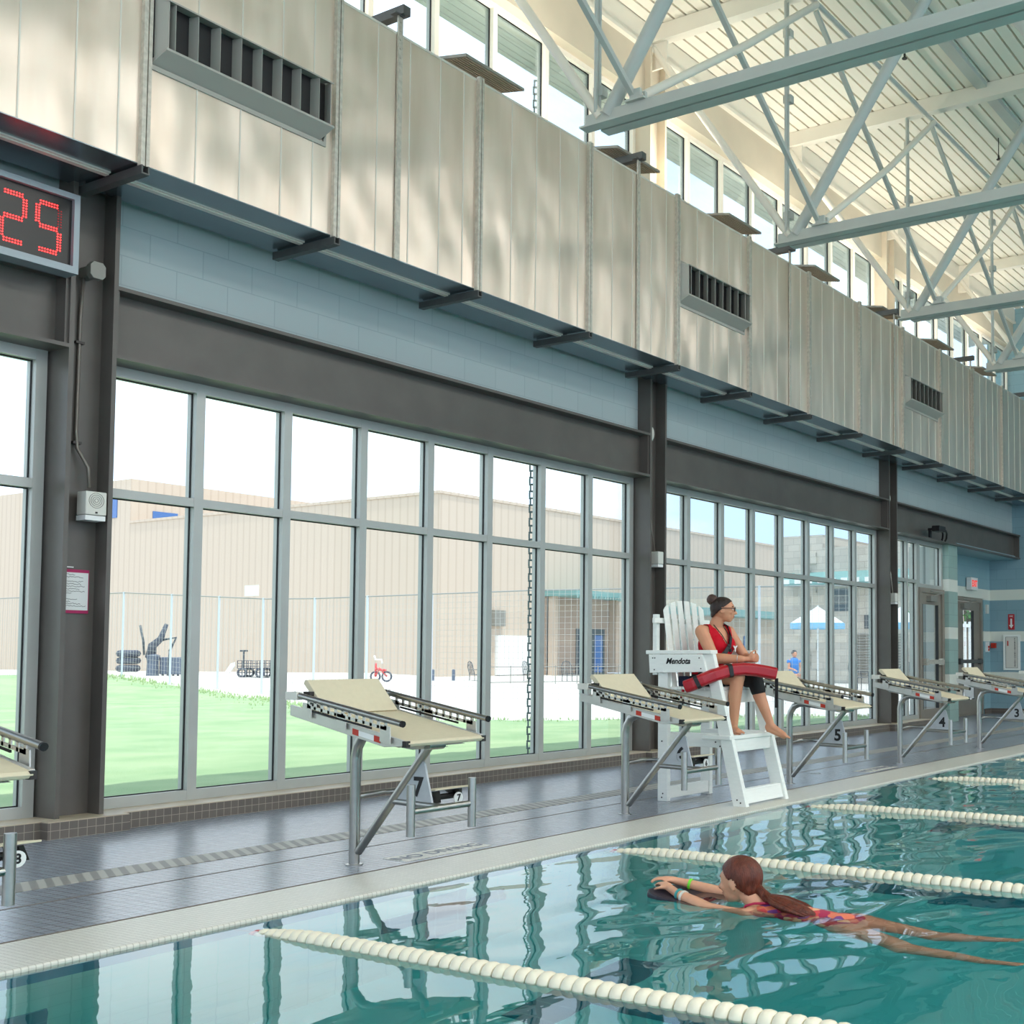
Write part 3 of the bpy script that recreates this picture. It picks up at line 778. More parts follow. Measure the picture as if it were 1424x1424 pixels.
for z, x0, n in [(1.632, -.105, 9), (1.616, -.108, 14), (1.588, -.108, 14), (1.572, -.108, 13), (1.556, -.108, 15), (1.540, -.108, 12), (1.524, -.108, 15), (1.511, -.08, 5), (1.476, -.098, 10), (1.460, -.098, 6), (1.446, -.1, 12), (1.431, -.1, 15)]:
    x = A + x0; pts = []
    for i in range(n * 2): pts.append((x + i * .0056, 7.6128, z + rr.uniform(-.0042, .0042)))
    mb.tube(pts, .0012, 4)
mb.build('handwriting', M['inkblack'], t)
Bx = COLX[2]
t = thing('strobe', (Bx + .0, 7.6, 3.52), 'small white oval strobe high on the second dark column', 'alarm')
mb = MB(); mb.ell((Bx + .03, 7.62, 3.565), .042, .03, .075, 16, 10); mb.build('lens', M['offwhite'], t, True)
mb = MB(); mb.box(Bx + .0, Bx + .06, 7.615, 7.635, 3.49, 3.64); mb.build('back_plate', M['plate'], t)
t = thing('conduit', (Bx - .02, 7.6, 2.4), 'thin cable conduit dropping down the second dark column to the small white box', 'conduit')
mb = MB(); mb.tube([(Bx - .0, 7.61, 3.5), (Bx - .0, 7.615, 2.75), (Bx + .02, 7.60, 2.5), (Bx + .05, 7.58, 2.26)], .008, 7); mb.build('pipe', M['pipe'], t, True)
wall_speaker(Bx + .06, 7.56, 2.09, 2.26, .10, 'small white box on the second dark column above the lifeguard chair', False)
Cx = COLX[3]
mb = MB(); mb.ell((Cx + .04, 7.60, 3.57), .045, .03, .075, 16, 10)
tag(mb.build('strobe', M['offwhite'], None, True), 'small pale oval strobe high on the third dark column', 'alarm')
wall_speaker(Cx + .09, 7.55, 1.93, 2.10, .11, 'small white box on the third dark column near starting block 4', False)
mb = MB(); mb.tube([(Cx + .02, 7.60, 2.55), (Cx + .06, 7.58, 2.4), (Cx + .09, 7.56, 2.1)], .008, 7)
tag(mb.build('cable', M['galv'], None, True), 'short looping cable above the small white box on the third dark column', 'cable')
# emergency flood lamp on the beam
t = thing('emergency_lamp', (18.4, 7.45, 3.1), 'black twin emergency lamp with two curved cables on the steel beam over the glass door', 'lamp')
mb = MB(); mb.box(18.17, 18.44, 7.28, 7.42, 3.17, 3.26); mb.build('lamp_head', M['black'], t, bevel=.01)
mb = MB(); mb.box(18.44, 18.52, 7.34, 7.44, 3.19, 3.245); mb.build('bracket', M['offwhite'], t)
mb = MB(); mb.box(18.30, 18.40, 7.40, 7.54, 3.20, 3.24); mb.box(18.32, 18.38, 7.505, 7.54, 3.081, 3.2); mb.build('mount', M['black'], t)
for q in (0, .07):
    mb = MB(); mb.tube([(18.52, 7.36 + q, 3.22), (18.66, 7.37 + q, 3.22), (18.76, 7.39 + q, 3.18), (18.82, 7.42 + q, 3.11), (18.83, 7.45 + q, 3.06)], .017, 8); mb.build('cable', M['black'], t, True)
# exit sign
t = thing('exit_sign', (21.85, 8.1, 2.45), 'white exit sign with red letters above the alcove door', 'sign')
mb = MB(); mb.box(21.62, 21.98, 8.03, 8.13, 2.40, 2.64); mb.build('sign_box', M['whitelabel'], t, bevel=.004)
text('lettering', 'EXIT', M['exitred'], (21.80, 8.027, 2.52), (1, 0, 0), (0, 0, 1), .17, t, .001, bold=.004, squeeze=.8)
# fire things on the end wall
t = thing('fire_sign', (XE - .01, 7.7, 1.66), 'red fire sign with a white downward arrow on the blue end wall', 'sign')
mb = MB(); mb.box(XE - .014, XE - .004, 7.64, 7.77, 1.66, 1.97); mb.build('sign_plate', pbr('sign_red', (176, 20, 34), .4), t)
mb = MB(); a = XE - .0155; cy = 7.705
mb.prism([(a, cy - .018, 1.88), (a, cy + .018, 1.88), (a, cy + .018, 1.755), (a, cy + .045, 1.755), (a, cy, 1.685), (a, cy - .045, 1.755), (a, cy - .018, 1.755)], (-.002, 0, 0)); mb.build('arrow', M['whitelabel'], t)
text('lettering', 'FIRE', M['whitelabel'], (a, cy, 1.925), (0, -1, 0), (0, 0, 1), .05, t, .001, squeeze=.85)
t = thing('extinguisher_cabinet', (XE - .02, 7.7, .86), 'white recessed fire extinguisher cabinet on the end wall under the red arrow sign', 'cabinet')
mb = MB(); mb.box(XE - .03, XE + .01, 7.53, 7.87, .86, .90); mb.box(XE - .03, XE + .01, 7.53, 7.87, 1.52, 1.56); mb.box(XE - .03, XE + .01, 7.53, 7.575, .90, 1.52); mb.box(XE - .03, XE + .01, 7.825, 7.87, .90, 1.52); mb.build('cabinet_frame', M['white'], t)
mb = MB(); mb.box(XE - .022, XE - .012, 7.575, 7.825, .90, 1.52); dr = mb.build('cabinet_door', M['offwhite'], t)
mb = MB(); mb.box(XE - .025, XE - .021, 7.572, 7.582, .90, 1.52); mb.box(XE - .025, XE - .021, 7.818, 7.828, .90, 1.52); mb.box(XE - .025, XE - .021, 7.57, 7.83, .895, .905); mb.box(XE - .025, XE - .021, 7.57, 7.83, 1.515, 1.525); mb.build('door_gasket', M['bolt'], dr)
text('lettering', '\n'.join('FIREEXTINGUISHER'), M['inkblack'], (XE - .024, 7.635, 1.21), (0, -1, 0), (0, 0, 1), .042, dr, .0008, bold=.001, line=.85)
mb = MB(); mb.box(XE - .026, XE - .022, 7.765, 7.79, 1.34, 1.44); mb.build('red_tab', M['redlabel'], dr)
t = thing('fire_alarm_pull', (22.75, 8.14, 1.25), 'white fire alarm pull station with a red handle in the alcove corner', 'alarm')
mb = MB(); mb.box(22.70, 22.80, 8.10, 8.155, 1.22, 1.42); mb.build('back_box', M['whitelabel'], t)
mb = MB(); mb.box(22.71, 22.79, 8.09, 8.102, 1.30, 1.34); mb.box(22.72, 22.76, 8.085, 8.1, 1.24, 1.29); mb.build('pull_handle', M['redlabel'], t)
mb = MB(); mb.box(XE - .05, XE + .005, 8.02, 8.12, 1.30, 1.40)
tag(mb.build('alarm_horn', M['redlabel']), 'small red alarm horn on the end wall beside the pull station', 'alarm')
mb = MB(); mb.box(22.72, 22.82, 8.11, 8.155, 1.98, 2.16)
tag(mb.build('thermostat', M['offwhite'], bevel=.004), 'small pale wall box to the right of the alcove door', 'wall box')

# ------------------------------------------------------------------ starting blocks
def make_block(num, X):
    O = V((X, 5.11, 0))
    p = lambda x, y, z: (X + x, 5.11 + y, z)
    side = {8: 'cut off by the left edge of the photo', 7: 'whole and nearest, in front of the big window', 6: 'beside the white lifeguard chair', 5: 'just beyond the lifeguard chair', 4: 'in front of the glass exit door', 3: 'in front of the alcove door', 2: 'cut off at the right edge by the extinguisher cabinet'}[num]
    t = thing('starting_block', O, 'stainless starting block numbered %d, %s' % (num, side), 'starting block', 'starting blocks along the pool edge')
    mb = MB(); mb.tube([p(0, 0, 0), p(0, 0, .57), p(0, -.012, .625), p(0, -.045, .675), p(0, -.10, .70), p(0, -.17, .70), p(0, -.52, .66)], .028, 14)
    mb.lathe(p(0, 0, 0), (0, 0, 1), [(0, .045), (.006, .045), (.008, .03)], 16)
    mb.build('post', M['chrome'], t, 'auto')
    mb = MB(); mb.tube([p(0, -.03, .07), p(0, -.55, .655)], .022, 12); mb.build('diagonal_brace', M['chrome'], t, 'auto')
    mb = MB(); mb.tube([p(-.05, -.575, .66), p(.06, -.575, .66)], .027, 12); mb.build('cross_tube', M['chrome'], t, 'auto')
    mb = MB(); mb.tube([p(0, 0, .36), p(.19, -.0, .37), p(.25, -.05, .37), p(.23, -.2, .365), p(.0, -.33, .352)], .013, 9); mb.build('loop_bar', M['chrome'], t, True)
    mb = MB(); mb.tube([p(0, -.28, .355), p(0, -.645, .345)], .017, 10); mb.tube([p(-.22, -.645, .345), p(.20, -.645, .345)], .017, 10)
    g = mb.build('grip_bar', M['chrome'], t, 'auto')
    for s in (-.22, .20):
        mb = MB(); mb.tube([p(s, -.65, .225), p(s, -.65, .478)], .021, 14); mb.build('hand_grip', M['chrome'], g, 'auto')
    mb = MB(); mb.prism([p(-.006, -.285, .36), p(-.006, -.575, .35), p(-.006, -.515, .56), p(-.006, -.48, .585)], (.012, 0, 0))
    pl = mb.build('number_plate', M['numplate'], t)
    text('number', str(num), M['inkblack'], p(-.0075, -.475, .435), (0, -1, 0), (0, 0, 1), .135, pl, .001, bold=.004)
    # platform
    top = lambda y: .845 - (.14 - y) * .19
    mb = MB(); mb.prism([p(-.262, .14, top(.14)), p(-.262, -.66, top(-.66)), p(-.262, -.675, top(-.66) - .012), p(-.262, -.665, top(-.66) - .026), p(-.262, -.60, top(-.6) - .045), p(-.262, .14, top(.14) - .045)], (.524, 0, 0))
    pf = mb.build('platform', M['tread'], t, bevel=.003)
    mb = MB(); mb.prism([p(-.25, .10, top(.10) - .045), p(-.25, -.58, top(-.58) - .045), p(-.12, -.55, top(-.5) - .085), p(-.12, .05, top(.05) - .085)], (.25, 0, 0)); mb.prism([p(.0, .10, top(.10) - .045), p(.0, -.58, top(-.58) - .045), p(.10, -.55, top(-.5) - .075), p(.10, .05, top(.05) - .075)], (.15, 0, 0)); mb.build('under_pan', M['blockalu'], pf)
    for s in (-1, 1):
        mb = MB(); xa = s * .262; mb.prism([p(xa, .18, top(.18) + .002), p(xa, -.645, top(-.645) + .002), p(xa, -.645, top(-.645) - .028), p(xa, -.52, top(-.52) - .058), p(xa, .18, top(.18) - .052)], (s * .020, 0, 0))
        sf = mb.build('side_frame', M['blockalu'], t, bevel=.002)
        xb = s * .284
        for ya, yb in ((-.30, -.345), (-.455, -.50)):
            mb = MB(); mb.prism([p(xb, ya, top(ya) - .014), p(xb, yb, top(yb) - .014), p(xb, yb, top(yb) - .044), p(xb, ya, top(ya) - .044)], (s * .0015, 0, 0)); mb.build('red_label', M['redlabel'], sf)
        mb = MB(); mb.prism([p(xb, -.345, top(-.345) - .016), p(xb, -.455, top(-.455) - .016), p(xb, -.455, top(-.455) - .042), p(xb, -.345, top(-.345) - .042)], (s * .0012, 0, 0)); mb.build('white_label', M['whitelabel'], sf)
        mb = MB(); mb.box(*[c for c in (X + min(s * .25, s * .275), X + max(s * .25, s * .275), 5.11 - .672, 5.11 - .64)], top(-.66) - .03, top(-.66) + .001); mb.build('corner_cap', M['bolt'], pf)
        # hand rail: perforated plate under a tube
        hx = s * .296; hz = lambda y: .907 - (.10 - y) * .168
        mb = MB()
        a0, a1 = .02, -.55
        for za, zb in ((-.004, -.018), (-.036, -.052)):
            mb.prism([p(hx - .003, a0, hz(a0) + za), p(hx - .003, a1, hz(a1) + za), p(hx - .003, a1, hz(a1) + zb), p(hx - .003, a0, hz(a0) + zb)], (.006, 0, 0))
        for i in range(12):
            y = a0 + (a1 - a0) * i / 11
            mb.prism([p(hx - .003, y + .008, hz(y) - .004), p(hx - .003, y - .008, hz(y) - .004), p(hx - .003, y - .008, hz(y) - .052), p(hx - .003, y + .008, hz(y) - .052)], (.006, 0, 0))
        for ya, yb in ((.06, .0), (-.20, -.26), (-.515, -.58)):
            mb.prism([p(hx - .003, ya, hz(ya) - .03), p(hx - .003, yb, hz(yb) - .03), p(hx - .003, yb - .005, top(yb) - .03), p(hx - .003, ya + .005, top(ya) - .03)], (.006, 0, 0))
        mb.box(X + min(hx, s * .262), X + max(hx, s * .262), 5.11 - .57, 5.11 - .53, top(-.55) - .028, top(-.55) - .016)
        hr = mb.build('rail_plate', M['blockalu'], t)
        mb = MB(); mb.tube([p(hx, .13, hz(.13)), p(hx, -.665, hz(-.665))], .0155, 12); gt = mb.build('hand_rail', M['chrome'], t, 'auto')
        mb = MB(); mb.tube([p(hx, -.66, hz(-.66)), p(hx, -.672, hz(-.672))], .0162, 12); mb.build('end_cap', M['black'], gt, 'auto')
        mb = MB()
        mb.prism([p(hx - s * .0035, a0 - .03, hz(a0) - .062), p(hx - s * .0035, a1 + .1, hz(a1 + .13) - .062), p(hx - s * .0035, a1 + .1, hz(a1 + .13) - .072), p(hx - s * .0035, a0 - .03, hz(a0) - .072)], (s * .007, 0, 0)); mb.build('slot_strip', M['inkblack'], hr)
        mb = MB(); mb.box(X + hx - .02, X + hx + .02, 5.11 + .09, 5.11 + .18, .882, .924); mb.build('rail_bracket', M['offwhite'], t, bevel=.003)
    # rear wedge
    mb = MB(); mb.prism([p(-.238, -.055, top(-.05) + .006), p(-.238, .105, .985), p(-.238, .125, .985), p(-.238, .135, .965), p(-.238, -.035, top(-.04) - .002)], (.476, 0, 0))
    wd = mb.build('foot_wedge', M['tread'], t, bevel=.003)
    for s in (-1, 1):
        mb = MB(); mb.prism([p(s * .22, -.01, top(0) + .004), p(s * .22, .11, .955), p(s * .22, .125, top(.125) + .002)], (-s * .01, 0, 0)); mb.box(X + s * .24 - .025, X + s * .24 + .012, 5.11 + .05, 5.11 + .10, .89, .925); mb.build('wedge_support', M['bolt'], wd)
    if num in (8, 7, 6):
        lx = .23 if num == 8 else .16
        mb = MB(); mb.prism([p(lx - .13, -.42, .405), p(lx - .13, -.56, .420), p(lx - .13, -.56, .428), p(lx - .13, -.42, .413)], (.26, 0, 0)); lg = mb.build('backstroke_ledge', M['tread'], t, bevel=.002)
        mb = MB(); mb.prism([p(lx - .12, -.44, .40), p(lx - .12, -.55, .415), p(lx - .06, -.50, .345), p(lx - .06, -.46, .345)], (.03, 0, 0)); mb.tube([p(lx - .1, -.49, .375), p(lx + .09, -.49, .375)], .016, 8); mb.prism([p(lx + .05, -.44, .40), p(lx + .05, -.55, .415), p(lx + .10, -.50, .35)], (.02, 0, 0)); mb.tube([p(lx - .1, -.47, .36), p(0, -.40, .35)], .008, 6)
        mb.build('ledge_hinge', M['black'], lg)
        mb = MB(); mb.tube([p(lx + .055, -.535, .365), p(lx + .055, -.541, .365)], .031, 20); dk = mb.build('lane_disc', M['whitelabel'], lg)
        text('number', str(num), M['inkblack'], p(lx + .055, -.5425, .365), (1, 0, 0), (0, 0, 1), .05, dk, .0006, bold=.0015)
    return t
for n in range(8, 1, -1): make_block(n, 2.13 if n == 8 else 4.43 + 2.39 * (7 - n))

# ------------------------------------------------------------------ lane ropes
prof = [(-.0245, .018), (-.0235, .034), (-.016, .042), (.0, .0445), (.016, .042), (.0235, .034), (.0245, .018)]
RX = [3.22, 5.61, 8.0, 10.39, 12.78]; RN = [52, 52, 46, 40, 36]
RL = ['nearest cream lane rope, crossing the bottom of the pool in front of the swimmer', 'cream lane rope passing right behind the swimmer', 'cream lane rope beginning at the foot of the lifeguard chair', 'cream lane rope starting between starting blocks 5 and 4', 'farthest cream lane rope, near starting block 3']
mb = MB(); mb.lathe((0, 0, 0), (0, 1, 0), prof, 16)
proto = mb.build('float', M['rope'], None, 'auto'); fmesh = proto.data; bpy.data.objects.remove(proto)
for k, X in enumerate(RX):
    t = thing('lane_rope', (X, 4.2, WATER), RL[k], 'lane rope', 'lane ropes')
    rz = lambda y: WATER - .006 - .035 * max(0, (y - 3.9) / .4) ** 1.5
    mb = MB(); mb.tube([(X, EDGE, WATER - .07), (X, 4.25, WATER - .03), (X, 3.9, WATER), (X, -11, WATER)], .004, 6); mb.build('cable', M['ropecable'], t)
    for i in range(RN[k]):
        y = 4.23 - .0515 * i
        f = bpy.data.objects.new('float', fmesh); COL.objects.link(f); f.location = (X, y, rz(y)); f.rotation_euler = (.04 * sin(i * 2.1), .0, .05 * sin(i * 1.3)); par(f, t)
    mb = MB(); y = 4.23 - .0515 * RN[k]
    while y > -10.5: mb.lathe((X, y, WATER - .006), (0, 1, 0), prof, 8); y -= .0515
    tag(mb.build('float_run', M['rope'], t, 'auto'), kind='stuff')
    mb = MB(); mb.lathe((X, 4.275, rz(4.275) + .0), (0, 1, 0), [(-.012, .02), (-.01, .04), (.01, .04), (.012, .02)], 14); mb.build('end_float', M['ropered'], t, 'auto')

# ------------------------------------------------------------------ lifeguard chair
t = thing('lifeguard_chair', (7.9, 5.0, 0), 'tall white slatted lifeguard chair standing at the pool edge between starting blocks 6 and 5', 'chair')
for s, x in ((0, 7.58), (1, 8.18)):
    mb = MB(); mb.box(x, x + .045, 5.28, 5.37, 0, .99); mb.build('leg', M['white'], t, bevel=.004)
    mb = MB(); mb.prism([(x, 4.57, 0), (x, 4.685, 0), (x, 4.955, 1.13), (x, 4.865, 1.13)], (.045, 0, 0)); mb.build('leg', M['white'], t, bevel=.004)
    mb = MB(); mb.box(x - .025, x + .075, 4.87, 5.47, 1.130, 1.160); mb.build('armrest', M['white'], t, bevel=.005)
    xo = x - .028 if s == 0 else x + .045
    mb = MB(); mb.prism([(xo, 4.905, .995), (xo, 5.43, .985), (xo, 5.44, 1.128), (xo, 4.945, 1.128)], (.028, 0, 0)); pn = mb.build('side_panel', M['white'], t, bevel=.003)
    if s == 0: text('lettering', 'Mendota', M['inkblack'], (xo - .0012, 5.165, 1.075), (0, -1, 0), (0, 0, 1), .062, pn, .0008, shear=.3, bold=.0016)
    mb = MB()
    for y, z in ((5.40, 1.10), (5.38, 1.10), (5.385, 1.01), (4.97, 1.10), (4.955, 1.02)): mb.cyl((xo - .003, y, z), (xo + .001, y, z), .005, n=8)
    mb.build('screw', M['bolt'], pn)
    mb = MB(); mb.box(x + .045 if s == 0 else x - .035, x + .08 if s == 0 else x, 4.74, 5.30, .425, .53); mb.box(x + (.045 if s == 0 else -.035), x + (.08 if s == 0 else 0), 4.83, 5.32, .77, .86); mb.build('side_rail', M['white'], t, bevel=.004)
    mb = MB()
    for y, z in ((5.33, .46), (5.32, .06), (5.33, .03), (4.84, .47), (4.80, .44), (4.65, .05), (4.62, .03), (4.90, .80)): mb.cyl((x - .003, y, z), (x + .001, y, z), .006, n=8)
    mb.build('bolt', M['bolt'], t)
mb = MB(); mb.box(7.625, 8.18, 5.29, 5.335, .02, .11); mb.build('bottom_rail', M['white'], t, bevel=.004)
mb = MB(); mb.prism([(7.625, 4.592, .02), (7.625, 4.62, .02), (7.625, 4.648, .115), (7.625, 4.620, .115)], (.555, 0, 0)); mb.prism([(7.625, 4.615, .112), (7.625, 4.67, .112), (7.625, 4.67, .125), (7.625, 4.62, .125)], (.555, 0, 0)); mb.build('toe_board', M['white'], t, bevel=.003)
mb = MB(); mb.box(7.56, 8.24, 4.70, 4.95, .49, .52); mb.box(7.625, 8.18, 4.712, 4.74, .395, .49); mb.build('foot_step', M['white'], t, bevel=.004)
mb = MB()
for q in range(4): mb.box(7.60, 8.20, 4.845 + q * .108, 4.945 + q * .108, .855, .880)
mb.box(7.625, 8.18, 4.838, 4.865, .755, .855); mb.build('seat', M['white'], t, bevel=.004)
for q in range(6):
    x0 = 7.607 + q * .0965; u = (q - 2.5) / 2.5
    tp = lambda xx: 1.435 + .12 * sqrt(max(0, 1 - ((xx - 7.892) / .30) ** 2))
    poly = [(x0, 5.30, .86), (x0 + .064, 5.30, .86), (x0 + .068, 5.30, tp(x0 + .068)), (x0 + .058, 5.30, tp(x0 + .058)), (x0 + .044, 5.30, tp(x0 + .044)), (x0 + .022, 5.30, tp(x0 + .022)), (x0, 5.30, tp(x0))]
    lean = lambda p: (p[0] + u * (p[2] - 1.1) * .018, p[1] - .05 + (p[2] - .86) * .13, p[2])
    mb = MB(); mb.prism([lean(p) for p in poly], (0, .010, 0)); mb.build('back_slat', M['white'], t, bevel=.002)
mb = MB(); mb.box(7.50, 8.28, 5.345, 5.37, 1.37, 1.41); mb.build('back_rail', M['white'], t, bevel=.004)
mb = MB(); mb.box(7.55, 8.25, 5.30, 5.335, .99, 1.06); mb.build('back_rail', M['white'], t, bevel=.004)
for x in (7.57, 8.19):
    mb = MB(); mb.box(x, x + .04, 5.375, 5.415, .97, 1.44); mb.build('back_post', M['white'], t, bevel=.003)
mb = MB(); mb.box(7.66, 7.80, 5.14, 5.235, .882, .96); mb.box(7.665, 7.795, 5.135, 5.145, .935, .955)
tag(mb.build('hip_pack', M['navycloth'], bevel=.012), 'dark navy pouch lying on the lifeguard chair seat', 'bag')

# ------------------------------------------------------------------ lifeguard
def torso_frame(a):
    a = V(a).normalized(); f = V((0, 0, 1)).cross(a); return a, f
def hand(mb, wrist, palm, sdir, nrm, sc, curl, spread=.25, thumb=1):
    """palm plus four unequal bent fingers and a side thumb"""
    wrist = V(wrist); palm = V(palm); d = (palm - wrist).normalized(); sdir = V(sdir); sdir = (sdir - d * sdir.dot(d)).normalized(); nrm = V(nrm); nrm = (nrm - d * nrm.dot(d) - sdir * nrm.dot(sdir)).normalized()
    mb.cap(wrist, palm - d * .015 * sc, .023 * sc, .022 * sc, 10)
    R = Matrix((d, sdir, nrm)).transposed()
    mb.ell(palm, .045 * sc, .036 * sc, .016 * sc, 14, 10, R)
    for i, (off, ln, rr_) in enumerate([(-.027, .062, .0085), (-.009, .072, .009), (.009, .068, .0088), (.026, .052, .0078)]):
        p = palm + d * .034 * sc + sdir * off * sc
        ang = 0; q = p; dd = (d + sdir * spread * off * 8).normalized()
        for sg, fr in enumerate((.45, .32, .23)):
            ang += curl * (0.6 if sg == 0 else 1)
            v = dd * cos(ang) - nrm * sin(ang)
            q2 = q + v * ln * fr * sc
            mb.cap(q, q2, rr_ * sc, rr_ * sc * .93, 8); q = q2
    p = palm - d * .018 * sc - sdir * .03 * sc * thumb
    q = p + (d * .5 - sdir * .75 * thumb - nrm * .25).normalized() * .032 * sc
    mb.cap(p, q, .011 * sc, .0095 * sc, 8)
    q2 = q + (d * .9 - sdir * .15 * thumb - nrm * .5).normalized() * .028 * sc
    mb.cap(q, q2, .0095 * sc, .0085 * sc, 8)
    mb.cap(palm - d * .02 * sc, p, .014 * sc, .012 * sc, 8)
def head(mb, c, f, s=1.0):
    """skull, jaw, nose, lips, brow, ears; f = facing"""
    c = V(c); f = V(f).normalized(); r = f.cross(V((0, 0, 1))).normalized(); u = r.cross(f)
    R = Matrix((f, r, u)).transposed()
    P = lambda a, b_, d: c + (f * a + r * b_ + u * d) * s
    mb.ell(c, .092 * s, .074 * s, .086 * s, 20, 14, R)
    mb.ell(P(.030, 0, -.045), .058 * s, .055 * s, .060 * s, 16, 12, R)
    mb.ell(P(.052, 0, -.088), .026 * s, .030 * s, .020 * s, 12, 8, R)
    mb.ell(P(.066, 0, .018), .026 * s, .052 * s, .022 * s, 12, 8, R)
    mb.cap(P(.088, 0, -.006), P(.108, 0, -.036), .0085 * s, .012 * s, 10)
    for k in (-1, 1):
        mb.ell(P(.062, k * .036, -.03), .022 * s, .022 * s, .020 * s, 10, 8, R)
        mb.ell(P(-.006, k * .074, -.016), .018 * s, .008 * s, .029 * s, 10, 8, R)
        mb.ell(P(.094, k * .012, -.038), .009 * s, .008 * s, .007 * s, 8, 6, R)
    mb.ell(P(.083, 0, -.060), .012 * s, .022 * s, .006 * s, 10, 6, R); mb.ell(P(.080, 0, -.072), .012 * s, .020 * s, .007 * s, 10, 6, R)
    return P, R
G = thing('person', (7.9, 5.05, .88), 'lifeguard in red sleeveless top and glasses sitting on the tall white chair', 'person')
ax = V((.32, -.07, 0)).normalized()            # towards her left shoulder
fw = V((0, 0, 1)).cross(ax) * -1
if fw.y > 0: fw = -fw
Rt = Matrix((ax, fw, V((0, 0, 1)))).transposed()
def torso(mb, g):
    mb.ell((7.905, 5.09, .975), .165 + g, .115 + g, .10 + g, 20, 14, Rt)
    mb.ell((7.905, 5.075, 1.075), .145 + g, .112 + g, .11 + g, 20, 14, Rt)
    mb.ell((7.905, 5.045, 1.20), .150 + g, .108 + g, .13 + g, 20, 14, Rt)
    mb.ell(V((7.905, 5.05, 1.275)), .150 + g, .085 + g, .075 + g, 20, 12, Rt)
    for s in (-1, 1): mb.ell(V((7.905, 5.045, 1.205)) + ax * (.062 * s) + fw * .062, .060 + g, .050 + g, .060 + g, 14, 10, Rt)
mb = MB(); torso(mb, 0)
SR = V((7.905, 5.05, 1.305)) - ax * .152; SL = V((7.905, 5.05, 1.305)) + ax * .152
mb.cap(SR, SL, .050, .050, 14)
mb.cap((7.90, 5.06, 1.31), (7.905, 5.02, 1.42), .058, .050, 14)
Pg, Rg = head(mb, (7.91, 4.985, 1.487), (.51, -.86, -.03), .98)
# arms
ER = V((7.735, 4.955, 1.095)); WR = V((7.812, 4.752, 1.092)); EL = V((8.10, 4.89, 1.10)); WL = V((7.982, 4.748, 1.105))
mb.cap(SR, ER, .054, .044); mb.cap(ER, ER.lerp(WR, .4), .044, .041); mb.cap(ER.lerp(WR, .4), WR, .041, .028)
mb.cap(SL, EL, .048, .037); mb.cap(EL, EL.lerp(WL, .4), .037, .034); mb.cap(EL.lerp(WL, .4), WL, .034, .024)
hand(mb, WR, (7.872, 4.700, 1.094), (0, -.35, 1), (-.6, -.6, .1), .92, .75, .2, -1)
hand(mb, WL, (7.925, 4.700, 1.102), (0, -.3, 1), (.6, -.7, 0), .92, .8, .2, -1)
# legs
HR = V((7.815, 5.06, .965)); KR = V((7.775, 4.765, .955)); AR = V((7.775, 4.80, .565))
HL = V((7.995, 5.06, .965)); KL = V((8.04, 4.77, .935)); AL = V((8.06, 4.635, .575))
for Hh, K, A_ in ((HR, KR, AR), (HL, KL, AL)):
    mb.cap(Hh, K, .082, .058, 14); mb.cap(K, K.lerp(A_, .35) + V((0, .012, 0)), .054, .052, 14); mb.cap(K.lerp(A_, .35) + V((0, .012, 0)), A_, .052, .029, 12)
    mb.ell(A_ + V((0, .02, -.01)), .03, .035, .03, 10, 8)
def foot(mb, ank, toe, w=.03):
    ank = V(ank); toe = V(toe); d = (toe - ank); d.normalize(); L_ = (toe - ank).length
    heel = ank - V((d.x, d.y, 0)) * .025 - V((0, 0, .028))
    s_ = d.cross(V((0, 0, 1))).normalized()
    mb.cap(ank, heel, .028, .024, 10); mb.cap(heel, ank.lerp(toe, .62) - V((0, 0, .01)), .022, .024, 10); mb.cap(ank, ank.lerp(toe, .62), .028, .022, 10)
    for i in range(5):
        o_ = (i - 2) * .0115; ln = [.05, .048, .044, .038, .03][i]
        p = ank.lerp(toe, .60) + s_ * o_
        mb.cap(p, p + d * ln + s_ * o_ * .1, .0115 if i == 0 else .0085, .010 if i == 0 else .007, 8)
foot(mb, AR, (7.715, 4.70, .535)); foot(mb, AL, (8.105, 4.475, .465))
me = remesh(mb, .0065, 5)
body = mesh_obj('body', me, M['skin'], G)
# hair and bun
mb = MB(); c = V((7.91, 4.985, 1.487)); f_ = V((.51, -.86, -.03)).normalized(); r_ = f_.cross(V((0, 0, 1))).normalized(); u_ = r_.cross(f_)
mb.ell(c - f_ * .006 + u_ * .006, .098, .081, .088, 22, 16, Rg)
mb.ell(c - f_ * .035 - u_ * .045, .062, .062, .052, 16, 12, Rg)
def keephair(p):
    d = p - c; a = d.dot(f_); h = d.dot(u_); b_ = abs(d.dot(r_))
    return a < .070 - max(0, .062 - h) * 1.15 and (h > -.02 or a < -.015) and not (a > -.01 and h < .012 and b_ > .055 and a > -.026)
hm = cut(remesh(mb, .006, 3), keephair)
hr = mesh_obj('hair', hm, M['hair'], G)
sol = hr.modifiers.new('s', 'SOLIDIFY'); sol.thickness = .006; sol.offset = -1
mb = MB(); bc = c - f_ * .085 + u_ * .066; mb.ell(bc, .040, .042, .044, 16, 12, Rg)
rr = random.Random(2)
for i in range(7):
    a0 = rr.uniform(0, 6.28); pts = []
    nn = V((rr.uniform(-1, 1), rr.uniform(-1, 1), rr.uniform(-1, 1))).normalized(); e1 = nn.orthogonal().normalized(); e2 = nn.cross(e1)
    for k in range(14):
        th = 2 * pi * k / 14; pts.append(bc + (e1 * cos(th) + e2 * sin(th)) * .040)
    mb.tube(pts, .007, 6, closed=True)
mb.cap(bc, c - f_ * .06 + u_ * .03, .026, .03)
mesh_obj('hair_bun', remesh(mb, .005, 2), pbr('bun_hair', (76, 54, 46), .5, 0, .4, .3, 40, .4, 120), G)
